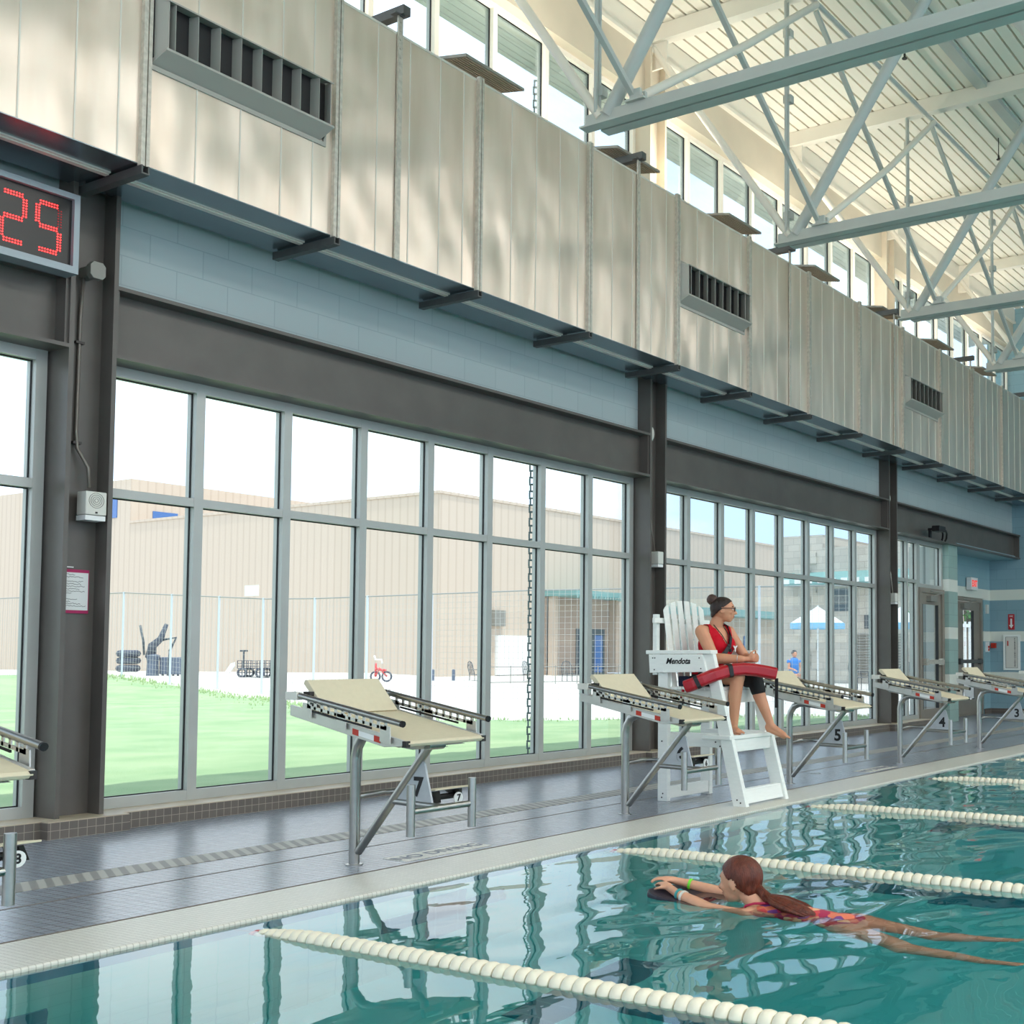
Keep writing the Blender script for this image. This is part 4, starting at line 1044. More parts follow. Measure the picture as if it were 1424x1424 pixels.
# eyes, glasses, brows
for k in (-1, 1):
    mb = MB(); mb.ell(Pg(.078, k * .030, -.004), .009, .009, .007, 10, 8, Rg); ey = mb.build('eye', M['eye'], G, True)
    mb = MB(); mb.ell(Pg(.0845, k * .030, -.004), .0035, .004, .0045, 8, 6, Rg); mb.build('iris', M['hair'], ey, True)
    mb = MB(); mb.tube([Pg(.082, k * .014, .016), Pg(.084, k * .03, .020), Pg(.074, k * .046, .016)], .0032, 6); mb.build('eyebrow', M['hair'], G, True)
gl_ = MB()
for k in (-1, 1):
    gl_.tube([Pg(.097, k * .034 + .024 * cos(a * pi / 8), -.004 + .018 * sin(a * pi / 8)) for a in range(16)], .0032, 6, closed=True)
    gl_.tube([Pg(.095, k * .058, .002), Pg(.06, k * .076, .002), Pg(.0, k * .081, .0), Pg(-.02, k * .080, -.012)], .0032, 6)
gl_.tube([Pg(.099, -.010, .002), Pg(.102, 0, .004), Pg(.099, .010, .002)], .003, 6)
gls = gl_.build('glasses', M['black'], G, True)
mb = MB(); mb.ell(Pg(.0905, 0, -.061), .005, .017, .004, 10, 6, Rg); mb.ell(Pg(.0885, 0, -.070), .005, .015, .004, 10, 6, Rg); mb.build('lips', M['lip'], G, True)
# red sleeveless top
mb = MB(); torso(mb, .010); mb.cap(SR + ax * .015 + V((0, 0, .003)), SL - ax * .015 + V((0, 0, .003)), .055, .055, 14)
def keepvest(p):
    d = p - V((7.905, 5.05, 0)); a = d.dot(ax); fr = d.dot(fw); z = p.z
    if z < .955: return False
    if z > 1.225 and abs(a) > .118 + (1.33 - z) * .15: return False         # armholes
    if z > 1.215 and fr > 0 and abs(a) < .010 + (z - 1.215) * .50: return False  # V neck
    if fr <= 0 and z > 1.30 and abs(a) < .058: return False
    return True
vm = cut(remesh(mb, .0065, 4), keepvest)
vs_ = mesh_obj('tank_top', vm, M['vest'], G)
sol = vs_.modifiers.new('s', 'SOLIDIFY'); sol.thickness = .004; sol.offset = 0
text('emblem', 'Y', M['whitelabel'], V((7.905, 5.045, 1.17)) + ax * .075 + fw * .137, ax * -1 if ax.cross(V((0, 0, 1))).dot(fw) < 0 else ax, (0, 0, 1), .06, vs_, .002, bold=.003)
# shorts
mb = MB(); mb.ell((7.905, 5.09, .965), .178, .128, .105, 20, 14, Rt)
mb.cap(HR, HR.lerp(KR, .45), .094, .085, 14); mb.cap(HL, HL.lerp(KL, .45), .094, .085, 14)
sm = cut(remesh(mb, .0065, 4), lambda p: p.z < 1.03)
mesh_obj('shorts', sm, M['shorts'], G)
# knee brace
mb = MB(); mb.cap(KL.lerp(HL, .28), KL, .074, .066, 16); mb.cap(KL, KL.lerp(AL, .24) + V((0, .006, 0)), .064, .060, 16)
mesh_obj('knee_brace', remesh(mb, .006, 3), M['brace'], G)
mb = MB(); q = ER.lerp(WR, .86); mb.tube([q + (V((.0, 0, 1)) * cos(a * pi / 8) + V((-.94, -.34, 0)) * sin(a * pi / 8)) * .0305 for a in range(16)], .003, 6, closed=True); mb.build('bracelet', M['silver'], G, True)
# ------------------------------------------------------------------ rescue tube
t = thing('rescue_tube', (7.7, 4.8, .98), 'red foam rescue tube with black straps lying across the lifeguard lap', 'rescue tube')
path = [V(p) for p in ((7.485, 5.045, .882), (7.505, 4.985, .905), (7.535, 4.925, .938), (7.59, 4.865, .972), (7.66, 4.815, .997), (7.72, 4.765, 1.012), (7.78, 4.715, 1.016), (7.85, 4.655, 1.008), (7.91, 4.595, .994), (7.96, 4.540, .978))]
def tubeprof(mb, pts, hw, hh, ch):
    k = len(pts); vs = []; n = 8
    for i, p in enumerate(pts):
        d = (pts[min(i + 1, k - 1)] - pts[max(i - 1, 0)]).normalized(); a = d.cross(V((0, 0, 1))).normalized(); u = a.cross(d)
        for (x, y) in ((hw, ch * hh), (ch * hw, hh), (-ch * hw, hh), (-hw, ch * hh), (-hw, -ch * hh), (-ch * hw, -hh), (ch * hw, -hh), (hw, -ch * hh)): vs.append(p + a * x + u * y)
    fs = [(i * n + j, i * n + (j + 1) % n, (i + 1) * n + (j + 1) % n, (i + 1) * n + j) for i in range(k - 1) for j in range(n)]
    fs += [tuple(range(n - 1, -1, -1)), tuple((k - 1) * n + j for j in range(n))]
    mb.add(vs, fs)
mb = MB(); tubeprof(mb, path, .066, .048, .66); rt = mb.build('foam_body', M['red'], t, False, bevel=.008)
for i in (1, 4):
    mb = MB(); seg_ = [path[i].lerp(path[i + 1], .25), path[i].lerp(path[i + 1], .65)]; tubeprof(mb, seg_, .070, .0515, .68); mb.build('strap', M['black'], t)
mb = MB()
for a, b_, s in ((path[2], path[3], .0), (path[4], path[5], .5)):
    d = (b_ - a).normalized(); sd = d.cross(V((0, 0, 1))).normalized(); u = sd.cross(d); p = a.lerp(b_, .6) + u * .0495
    mb.prism([p - d * .035 - sd * .014, p + d * .035 - sd * .014, p + d * .02 + sd * .014, p - d * .03 + sd * .016], u * .0015)
mb.build('white_print', M['whitelabel'], rt)
mb = MB(); e_ = path[0]; mb.cap(e_ + V((-.01, .02, -.03)), e_ + V((-.012, .03, -.075)), .012, .010, 8); mb.build('end_cord', M['red'], t, True)
mb = MB(); mb.box(7.465, 7.482, 5.06, 5.085, .765, .815); mb.tube([(7.473, 5.072, .81), (7.474, 5.075, .78), (7.49, 5.06, .765)], .006, 6); mb.build('clip', M['black'], t)
mb = MB(); mb.box(7.952, 7.962, 4.515, 4.54, .72, .945); mb.build('tow_strap', M['black'], t)
# shoulder strap of the tube, worn across the chest
mb = MB(); P0 = V((7.905, 5.05, 0))
def chest(a, z, o): return P0 + ax * a + fw * o + V((0, 0, z))
pts = [chest(-.14, 1.03, .09), chest(-.10, 1.08, .128), chest(-.04, 1.14, .145), chest(.02, 1.20, .142), chest(.06, 1.27, .112), chest(.085, 1.335, .055), chest(.09, 1.358, .0), chest(.08, 1.33, -.07), chest(.0, 1.2, -.125), chest(-.12, 1.06, -.10)]
for i in range(len(pts) - 1):
    mid = (pts[i] + pts[i + 1]) / 2 - (P0 + V((0, 0, pts[i].z))); mid.z *= .3
    mb.bar(pts[i], pts[i + 1], .036, .005, mid.normalized() if mid.length > .03 else V((0, 0, 1)))
mb.build('shoulder_strap', M['black'], t)
mb = MB(); mb.tube([chest(-.05, 1.36, .03), chest(-.035, 1.28, .105), chest(-.012, 1.21, .140), chest(.0, 1.185, .148)], .003, 6); mb.tube([chest(.05, 1.36, .03), chest(.035, 1.28, .108), chest(.012, 1.19, .147), chest(.0, 1.165, .148)], .003, 6); mb.box(7.9 - .02, 7.9 + .0, 4.895, 4.91, 1.145, 1.17)
mb.build('lanyard', M['black'], G)

# ------------------------------------------------------------------ swimmer on a kickboard
S = thing('person', (4.66, 2.4, WATER), 'swimmer with auburn ponytail in a patterned coral swimsuit, arms on a kickboard', 'person')
Rs = Matrix.Identity(3)
def storso(mb, g):
    mb.ell((4.705, 2.68, -.075), .135 + g, .12 + g, .085 + g, 18, 12); mb.ell((4.69, 2.52, -.085), .125 + g, .15 + g, .080 + g, 18, 12); mb.ell((4.665, 2.33, -.095), .13 + g, .13 + g, .088 + g, 18, 12)
    mb.cap((4.70, 2.66, -.075), (4.67, 2.36, -.09), .082 + g, .082 + g, 16)
mb = MB(); storso(mb, 0)
mb.cap((4.575, 2.755, -.055), (4.84, 2.775, -.055), .050, .050, 14)
mb.cap((4.70, 2.76, -.02), (4.70, 2.85, .055), .050, .046, 14)
Ps, Rs2 = head(mb, (4.70, 2.868, .095), (0.03, 1, -.10), 1.02)
eN = V((4.575, 2.955, -.035)); wN = V((4.625, 3.165, .012)); eF = V((4.855, 2.98, -.03)); wF = V((4.80, 3.235, .025))
for a, b_, c_ in ((V((4.575, 2.765, -.055)), eN, wN), (V((4.84, 2.785, -.055)), eF, wF)):
    mb.cap(a, b_, .042, .034); mb.cap(b_, b_.lerp(c_, .4), .034, .031); mb.cap(b_.lerp(c_, .4), c_, .031, .021)
hand(mb, wN, (4.672, 3.255, .030), (-1, .45, 0), (.1, .1, 1), .86, .35, .25, -1)
hand(mb, wF, (4.765, 3.305, .040), (1, .4, 0), (-.1, .1, 1), .86, .35, .25, -1)
for pts in (((4.60, 2.30, -.115), (4.44, 1.95, -.165), (4.40, 1.60, -.16), (4.40, 1.42, -.135)), ((4.735, 2.30, -.105), (4.65, 1.89, -.135), (4.68, 1.66, -.095), (4.72, 1.54, -.085))):
    h_, k_, a_, f2 = [V(q) for q in pts]
    mb.cap(h_, k_, .083, .055, 14); mb.cap(k_, k_.lerp(a_, .4) + V((0, 0, .004)), .052, .051, 12); mb.cap(k_.lerp(a_, .4) + V((0, 0, .004)), a_, .051, .030, 12)
    mb.cap(a_, a_.lerp(f2, .6), .028, .022); mb.ell(a_ + V((0, .02, -.012)), .024, .028, .024, 10, 8)
    s_ = (f2 - a_).normalized().cross(V((0, 0, 1))).normalized()
    for i in range(5):
        o_ = (i - 2) * .010; p = a_.lerp(f2, .6) + s_ * o_; mb.cap(p, f2 + s_ * o_ * 1.2 - (f2 - a_) * .06 * i, .008, .0065, 8)
mesh_obj('body', remesh(mb, .0065, 5), M['skin2'], S)
c = V((4.70, 2.868, .095)); f_ = V((.03, 1, -.10)).normalized(); r_ = f_.cross(V((0, 0, 1))).normalized(); u_ = r_.cross(f_)
mb = MB(); mb.ell(c - f_ * .010 + u_ * .010, .106, .084, .096, 22, 16, Rs2); mb.ell(c - f_ * .045 - u_ * .035, .062, .064, .056, 16, 12, Rs2)
def keep2(p):
    d = p - c; a = d.dot(f_); h = d.dot(u_); b_ = abs(d.dot(r_))
    return a < .066 - max(0, .06 - h) * 1.0 and (h > -.03 or a < -.025) and not ((a + .002) ** 2 + (h + .016) ** 2 < .024 ** 2 and b_ > .045)
hm = cut(remesh(mb, .006, 3), keep2); hr = mesh_obj('hair', hm, M['hair2'], S)
sol = hr.modifiers.new('s', 'SOLIDIFY'); sol.thickness = .007; sol.offset = -1
mb = MB(); mb.tube([c - f_ * .075 - u_ * .03, (4.69, 2.745, .045), (4.675, 2.70, .022), (4.66, 2.64, .012), (4.65, 2.57, .0), (4.645, 2.50, -.012), (4.64, 2.44, -.022)], .03, 10, radii=[.026, .022, .026, .034, .036, .030, .012])
for q in range(6): mb.tube([(4.68, 2.73, .038), (4.60 + q * .028, 2.64, .022), (4.585 + q * .03, 2.55, .004), (4.59 + q * .024, 2.47, -.016)], .008, 6, radii=[.01, .012, .01, .004])
mb.build('ponytail', M['hair2'], S, True)
for k in (-1, 1):
    mb = MB(); mb.ell(Ps(.078, k * .030, -.004), .009, .009, .006, 10, 8, Rs2); ey = mb.build('eye', M['eye'], S, True)
    mb = MB(); mb.ell(Ps(.0845, k * .030, -.004), .0035, .004, .0042, 8, 6, Rs2); mb.build('iris', M['hair'], ey, True)
    mb = MB(); mb.tube([Ps(.082, k * .014, .016), Ps(.084, k * .03, .020), Ps(.074, k * .046, .016)], .0028, 6); mb.build('eyebrow', M['hair2'], S, True)
mb = MB(); mb.ell(Ps(.0905, 0, -.061), .005, .016, .004, 10, 6, Rs2); mb.ell(Ps(.0885, 0, -.070), .005, .014, .004, 10, 6, Rs2); mb.build('lips', M['lip'], S, True)
mb = MB(); storso(mb, .007)
def keeps(p):
    if p.y > 2.74 or p.y < 2.235: return False
    if p.y < 2.32 and abs(p.x - 4.66) > .05 + (p.y - 2.235) * .9: return False
    if p.y > 2.62 and abs(p.x - 4.70) > .11: return False
    return True
sw = mesh_obj('swimsuit', cut(remesh(mb, .0065, 4), keeps), M['suit'], S)
for x0 in (4.615, 4.785):
    mb = MB(); mb.tube([(x0 + (.03 if x0 < 4.7 else -.03), 2.68, .012), (x0, 2.74, .010), (x0, 2.785, -.004), (x0, 2.82, -.05)], .006, 6); mb.build('swimsuit_strap', pbr('strap_magenta', (170, 30, 70), .6), sw, True)
def band(p0, p1, tt, r, w, mat, nm):
    p0 = V(p0); p1 = V(p1); q = p0.lerp(p1, tt); d = (p1 - p0).normalized()
    mb = MB(); mb.lathe(q, d, [(-w, r - .002), (-w, r + .002), (w, r + .002), (w, r - .002)], 16); mb.build(nm, mat, S, 'auto')
band(eN, wN, .92, .0245, .006, M['teal_band'], 'wristband'); band(eN, wN, .78, .027, .006, M['offwhite'], 'wristband'); band(eF, wF, .90, .025, .006, M['lime_band'], 'wristband')
mb = MB(); out_ = []
for (x, y) in ((-.14, -.16), (-.13, -.19), (.13, -.19), (.14, -.16), (.14, .10), (.115, .17), (.06, .205), (-.06, .205), (-.115, .17), (-.14, .10)): out_.append((4.70 + x, 3.135 + y, -.058 + (y + .19) * .11))
mb.prism(out_, (0, 0, .028))
tag(mb.build('kickboard', pbr('navy_foam', (34, 30, 46), .5), bevel=.008), 'dark navy kickboard under the hands and forearms of the swimming child', 'kickboard')
# ------------------------------------------------------------------ outside: ground, lawn, fence
def gz(y): return max(0, y - 30) * .06
mb = MB(); vs = []; fs = []; ys_ = [8.6, 30, 34, 40, 50, 62, 90, 140]
for y in ys_: vs += [(-60, y, gz(min(y, 38)) - .03), (120, y, gz(min(y, 38)) - .03)]
for i in range(len(ys_) - 1): fs.append((2 * i, 2 * i + 1, 2 * i + 3, 2 * i + 2))
mb.add(vs, fs); struct(mb.build('ground', M['concrete']))
def lx(y):       # right-hand edge of the lawn
    P = [(8.2, 21.5), (10.5, 20.6), (12.2, 19.0), (13.5, 17.0), (15.5, 15.7), (17.5, 15.6), (20, 16.8), (24, 19.2), (28.5, 21.6), (32, 22.4), (46, 24.5), (60, 30)]
    for (a, b), (c_, d) in zip(P, P[1:]):
        if a <= y <= c_: return b + (d - b) * (y - a) / (c_ - a)
    return P[-1][1]
mb = MB(); vs = []; fs = []; ys_ = []; y = 8.2
while y < 46: ys_.append(y); y += .14 + (y - 8) * .012
rg = random.Random(9); NX = 110
for y in ys_:
    e_ = lx(y)
    for i in range(NX + 1):
        x = -14 + (e_ + 14) * (i / NX) ** .8
        vs.append((x, y, gz(min(y, 38)) - .012 + (rg.uniform(0, .016) if 0 < i < NX else -.01)))
n_ = NX + 1
fs = [(j * n_ + i, j * n_ + i + 1, (j + 1) * n_ + i + 1, (j + 1) * n_ + i) for j in range(len(ys_) - 1) for i in range(NX)]
mb.add(vs, fs); g = mb.build('lawn', M['lawn'], None, True); tag(g, kind='structure')
# taller grass tufts along the lawn edge and scattered on the lawn
mb = MB()
for q in range(1500):
    y = 9 + rg.random() ** 1.3 * 34; x = lx(y) - abs(rg.gauss(0, .5)) if rg.random() < 2 else 0
    z = gz(min(y, 38)); s_ = .015 + .018 * y / 10 * rg.random()
    a = rg.uniform(0, 6.28)
    for w_ in range(3):
        a += 2.1; mb.add([(x + .3 * s_ * cos(a + 1.6), y + .3 * s_ * sin(a + 1.6), z), (x - .3 * s_ * cos(a + 1.6), y - .3 * s_ * sin(a + 1.6), z), (x + s_ * .6 * cos(a), y + s_ * .6 * sin(a), z + s_ * 1.6)], [(0, 1, 2)])
tag(mb.build('grass', M['tuft']), 'loose tufts of pale green grass standing on the lawn outside', 'grass', kind='stuff')
FX = 23.2
posts = [46.6, 42.1, 38.0, 35.4, 33.0, 30.9, 28.6, 26.4, 23.9, 21.9, 20.2, 17.4, 14.6, 11.8]
F = thing('chain_fence', (FX, 11.8, 0), 'tall galvanised wire mesh fence with pale posts beyond the lawn', 'fence')
fx = lambda y: FX + max(0, 20 - y) * .30
ftop = lambda y: 2.82 + gz(min(y, 38)) * .9
for y in posts:
    mb = MB(); mb.cyl((fx(y), y, gz(min(y, 38)) - .1), (fx(y), y, ftop(y) + .03), .034, n=8); mb.build('post', M['fence'], F, 'auto')
mb = MB(); mb.tube([(fx(y), y, ftop(y)) for y in posts], .02, 6); mb.build('top_rail', M['rail'], F, True)
mb = MB()
for i in range(len(posts) - 1):
    a, b_ = posts[i + 1], posts[i]
    for k in range(19):
        h_ = .06 + k * .148
        mb.bar((fx(a), a, gz(min(a, 38)) + h_), (fx(b_), b_, gz(min(b_, 38)) + h_), .006, .006)
    n = max(4, int((b_ - a) / .15))
    for k in range(1, n):
        y = a + (b_ - a) * k / n; mb.bar((fx(y), y, gz(min(y, 38))), (fx(y), y, ftop(y)), .006, .006, (1, 0, 0))
mb.build('wire_mesh', M['fencewire'], F)
for i, (y, z, lab) in enumerate([(41.6, 2.85, 'small white sign high on the fence above the dark tyres'), (31.4, 2.75, 'small white sign high on the fence above the garden cart'), (46.9, 2.1, 'white sign on the fence behind the left edge column')]):
    mb = MB(); mb.box(fx(y) - .05, fx(y) - .03, y - .32, y + .32, z + gz(38) * .5 - .02, z + gz(38) * .5 + .3)
    tag(mb.build('fence_sign', M['whitelabel']), lab, 'sign', 'fence signs')

# ------------------------------------------------------------------ outside: buildings
b = thing('school_building', (36, 36.7, 0), 'long beige ribbed school building beyond the fence', 'building')
mb = MB(); mb.box(36, 78, 36.7, 58.6, -.2, 8.05); mb.build('main_block', M['bldg'], b)
mb = MB(); mb.box(35.95, 78, 36.65, 58.6, 8.0, 8.12); mb.build('parapet', M['bldg'], b)
mb = MB(); mb.box(36.0, 70, 58.6, 90, -.2, 10.3); mb.build('upper_block', M['bldg'], b)
for (x0, x1, y0, y1, z0, z1) in [(35.96, 36.02, 59.75, 60.7, 8.35, 9.5), (37.2, 38.6, 58.56, 58.62, 8.35, 8.75)]:
    mb = MB(); mb.box(x0, x1, y0, y1, z0, z1); mb.build('window', M['bldgwin'], b)
mb = MB(); mb.box(42.6, 47.4, 36.4, 36.74, -.1, 3.95); en = mb.build('entrance_recess', M['brown'], b)
for x in (42.6, 47.2):
    mb = MB(); mb.box(x, x + .2, 36.0, 36.5, -.1, 3.95); mb.build('entrance_pier', M['bldg'], b)
for x in (44.6, 45.75):
    mb = MB(); mb.box(x, x + 1.0, 36.34, 36.41, -.05, 2.5); dd = mb.build('entrance_door', M['doorblack'], b)
    mb = MB(); mb.box(x + .2, x + .8, 36.31, 36.345, .4, 2.2); mb.build('door_pane', M['bldgwin'], dd)
mb = MB(); mb.box(42.4, 48.4, 34.6, 36.7, 3.95, 4.2); cn = mb.build('entrance_canopy', M['tealroof'], b)
mb = MB()
for k in range(30): mb.box(42.45 + k * .2, 42.53 + k * .2, 34.55, 34.62, 3.85, 3.97)
mb.build('canopy_fringe', M['tealroof'], cn)
mb = MB(); mb.box(52.5, 67, 35.4, 36.7, 3.45, 3.85); cn = mb.build('side_canopy', M['tealroof'], b)
mb = MB(); mb.box(39.4, 41.5, 36.5, 36.72, .35, 2.1); mb.build('service_cabinet', M['whitelabel'], b)
mb = MB(); mb.box(39.1, 39.8, 36.45, 36.72, 2.5, 3.2); mb.build('wall_vent', M['plate'], b)
for x in (57.5, 60.5):
    mb = MB(); mb.box(x, x + 1.2, 36.62, 36.72, .8, 2.4); mb.build('window', M['bldgwin'], b)
b = thing('stone_building', (48, 20, 0), 'pale limestone building with a stepped parapet and teal awning seen through the far windows', 'building')
mb = MB(); mb.box(48, 62, 15, 27.2, -.2, 6.1); mb.box(48, 60, 24.9, 27.2, 6.1, 6.7); mb.box(48, 60, 15, 22.2, 6.1, 6.75); mb.build('wall', M['stone'], b)
for k in range(9):
    mb = MB(); z = .1 + k * .66; mb.box(47.9, 48.0, 25.2 + (k % 2) * .3, 26.0 + (k % 2) * .3, z, z + .5); mb.build('quoin', M['stone'], b)
mb = MB(); mb.prism([(48, 15, 5.0), (46.9, 15, 4.45), (46.9, 15, 4.35), (48, 15, 4.35)], (0, 11.6, 0)); aw = mb.build('awning', M['tealroof'], b)
mb = MB()
for k in range(20): mb.box(46.86, 46.9, 15 + k * .58, 15.3 + k * .58, 4.42, 4.62)
mb.build('awning_fringe', M['whitelabel'], aw)
for (y0, y1, z0, z1) in [(23.2, 24.3, 3.2, 4.2), (19.0, 19.8, 3.4, 4.1), (21.4, 22.8, 2.4, 3.0)]:
    mb = MB(); mb.box(47.93, 48.02, y0, y1, z0, z1); mb.build('window', M['doorblack'], b)
mb = MB()
for k in range(16): mb.box(47.9, 47.96, 21.0, 23.4, .3 + k * .12, .36 + k * .12)
mb.build('louvre', M['plate'], b)
b = thing('ribbed_wing', (19.5, 8.1, 0), 'grey ribbed metal wall seen close behind the glass exit door', 'wall')
mb = MB(); mb.box(19.37, 19.58, 7.81, 8.34, 0, 3.05); mb.build('wall', M['siding'], b)
# ------------------------------------------------------------------ outside: loose things
def umbrella(x, y, z0, label):
    t = thing('patio_umbrella', (x, y, z0), label, 'umbrella', 'patio umbrellas')
    mb = MB(); n = 8; R0 = 1.0
    for k in range(n):
        a, c_ = 2 * pi * k / n, 2 * pi * (k + 1) / n
        mb.prism([(x, y, z0 + 2.9), (x + R0 * cos(a), y + R0 * sin(a), z0 + 2.3), (x + R0 * cos(c_), y + R0 * sin(c_), z0 + 2.3)], (0, 0, .02))
    cp = mb.build('canopy', M['canvas'], t)
    mb = MB()
    for k in range(n):
        a, c_ = 2 * pi * k / n, 2 * pi * (k + 1) / n
        mb.prism([(x + R0 * cos(a), y + R0 * sin(a), z0 + 2.32), (x + R0 * cos(c_), y + R0 * sin(c_), z0 + 2.32), (x + R0 * cos(c_), y + R0 * sin(c_), z0 + 2.12), (x + R0 * cos(a), y + R0 * sin(a), z0 + 2.12)], (.01 * cos(a), .01 * sin(a), 0))
    mb.build('valance', M['canvasblue'], cp)
    mb = MB(); mb.cyl((x, y, z0), (x, y, z0 + 2.95), .03, n=8); mb.lathe((x, y, z0), (0, 0, 1), [(0, .28), (.06, .28), (.1, .05)], 14); mb.build('pole', M['whitelabel'], t)
umbrella(37.2, 19.5, 0, 'white patio umbrella with pale blue valance, left one seen through the far windows')
umbrella(38.6, 16.9, 0, 'white patio umbrella with pale blue valance, right one just beside the third dark column')
def chair(x, y, rz, mat, label):
    t = thing('patio_chair', (x, y, 0), label, 'chair', 'patio chairs')
    Rz = Matrix.Rotation(rz, 3, 'Z'); Q = lambda a, b, c_: V((x, y, 0)) + Rz @ V((a, b, c_))
    for sx in (-.24, .24):
        for sy in (-.22, .22):
            mb = MB(); mb.tube([Q(sx, sy, 0), Q(sx * .95, sy, .44)], .016, 6); mb.build('leg', mat, t)
        mb = MB(); mb.tube([Q(sx, .22, .42), Q(sx, .30, .75), Q(sx * .6, .33, .93), Q(0, .34, .97)], .016, 6); mb.tube([Q(sx, .24, .64), Q(sx, -.2, .64), Q(sx, -.22, .44)], .016, 6); mb.build('arm_frame', mat, t)
    mb = MB(); mb.bar(Q(0, -.25, .45), Q(0, .25, .43), .48, .02); mb.build('seat', mat, t)
    mb = MB()
    for k in range(5): mb.tube([Q(-.16 + k * .08, .23, .45), Q(-.16 + k * .08, .33, .93)], .01, 5)
    mb.build('backrest', mat, t)
for i, (x, y, rz) in enumerate([(35.3, 33.8, 1.2), (37.6, 33.0, .2), (39.2, 32.3, -.4)]):
    chair(x, y, rz, M['doorblack'], ['dark metal patio chair at the left end of the railing by the school wall', 'dark metal patio chair in the middle of the three by the school wall', 'dark metal patio chair at the right of the three by the school wall'][i])
for i, (x, y) in enumerate([(36.6, 17.6), (37.6, 16.3), (36.0, 15.4)]):
    chair(x, y, 1.0 + i, M['doorblack'], ['dark patio chair near the left white umbrella', 'dark patio chair between the two white umbrellas', 'dark patio chair in front of the right white umbrella'][i])
t = thing('bike_rack', (37.5, 31.5, 0), 'low grey metal bike rack railing in front of the dark patio chairs', 'rack')
for z in (.15, .75):
    mb = MB(); mb.tube([(34.6, 32.6, z), (41.8, 29.6, z)], .02, 6); mb.build('rail', M['plate'], t)
for k in range(9):
    a = k / 8; x, y = 34.6 + 7.2 * a, 32.6 - 3.0 * a
    mb = MB(); mb.tube([(x, y, 0), (x, y, .8)], .018, 6); mb.build('post', M['plate'], t)
t = thing('picnic_table', (43.2, 30.8, 0), 'pale slatted bench table in front of the school entrance', 'table')
mb = MB()
for k in range(5): mb.box(41.4, 45.6, 30.4 + k * .2, 30.56 + k * .2, .74, .78)
mb.build('tabletop', M['fence'], t)
for y in (29.9, 31.9):
    mb = MB(); mb.box(41.4, 45.6, y - .13, y + .13, .44, .47); mb.build('bench', M['fence'], t)
for x in (41.9, 45.1):
    mb = MB(); mb.bar((x, 29.9, 0), (x, 30.9, .74), .06, .06); mb.bar((x, 31.9, 0), (x, 30.9, .74), .06, .06); mb.bar((x, 29.8, .42), (x, 32.0, .42), .06, .06); mb.build('leg', M['fence'], t)
mb = MB(); mb.tube([(46.2, 31.4, 0), (46.2, 31.4, 1.7), (46.4, 31.2, 1.95), (46.7, 31.0, 1.95), (46.9, 30.8, 1.7), (46.9, 30.8, 0)], .03, 6)
tag(mb.build('bike_hoop', M['doorblack'], None, True), 'tall dark hooped bar standing right of the slatted bench table', 'rail')
# training equipment and cart far beyond the fence
for i, (x, y, z, tilt) in enumerate([(25.15, 43.5, .75, 1), (26.0, 42.2, .72, 0), (26.02, 42.22, 1.0, 0), (26.0, 42.2, 1.26, 0)]):
    R_ = .42 if tilt else .40; mb = MB()
    d = V((-.8, -.3, .5)).normalized() if tilt else V((0, 0, 1)); e1 = d.orthogonal().normalized(); e2 = d.cross(e1)
    mb.tube([V((x, y, z)) + (e1 * cos(k * pi / 10) + e2 * sin(k * pi / 10)) * R_ * .72 for k in range(20)], .13, 8, closed=True)
    tag(mb.build('tyre', M['tyre'], None, True), ['grey tyre leaning against the tyre stack beyond the fence', 'grey tyre at the bottom of the stack beyond the fence', 'grey tyre in the middle of the stack beyond the fence', 'grey tyre on top of the stack beyond the fence'][i], 'tyre', 'tyres beyond the fence')
t = thing('tackling_dummy', (26.45, 41.4, .48), 'dark upright training dummy with a bent padded arm beyond the fence', 'training dummy')
mb = MB(); mb.lathe((26.45, 41.4, .44), (0, 0, 1), [(0, .22), (.5, .20), (.75, .24), (.8, .1)], 12); mb.build('base', M['bluepad'], t)
mb = MB(); mb.tube([(26.42, 41.5, 1.1), (26.45, 41.45, 1.55), (26.6, 41.2, 1.8), (26.72, 41.05, 2.35)], .1, 8, radii=[.2, .16, .12, .07]); mb.build('arm', M['tyre'], t, True)
mb = MB(); mb.tube([(26.3, 41.7, 1.2), (26.28, 41.75, 1.7), (26.2, 41.85, 2.3)], .04, 8); mb.tube([(26.6, 41.2, 1.75), (26.95, 40.8, 1.85), (26.8, 40.95, 1.35)], .05, 8); mb.build('rod', M['doorblack'], t, True)
for i in range(2):
    t = thing('blocking_pad', (26.7, 41.0 - i * .42, .44), ['slate padded panel beside the training dummy', 'slate padded panel at the right end beyond the fence'][i], 'pad', 'slate pads')
    mb = MB(); mb.box(26.6, 26.85, 40.85 - i * .62, 41.25 - i * .62, .5, 1.13); mb.build('pad', M['bluepad'], t, bevel=.03)
    mb = MB(); mb.bar((26.72, 40.9 - i * .62, .44), (26.72, 40.9 - i * .62, .55), .06, .06); mb.bar((26.72, 41.2 - i * .62, .44), (26.72, 41.2 - i * .62, .55), .06, .06); mb.build('foot', M['doorblack'], t)
t = thing('garden_cart', (28.3, 38.3, .4), 'mesh sided garden cart with a tall pull handle beyond the fence', 'cart')
d = V((.52, -.855, 0)); p0 = V((28.05, 38.75, 0)); nrm = V((.855, .52, 0))
mb = MB()
for s_ in (0, .55):
    for z in (.72, .80, .90, 1.0): mb.bar(p0 + nrm * s_ + V((0, 0, z)), p0 + d * 1.15 + nrm * s_ + V((0, 0, z)), .02, .02)
    for k in range(8): mb.bar(p0 + d * (k * .164) + nrm * s_ + V((0, 0, .72)), p0 + d * (k * .164) + nrm * s_ + V((0, 0, 1.0)), .02, .02)
mb.build('basket', M['tyre'], t)
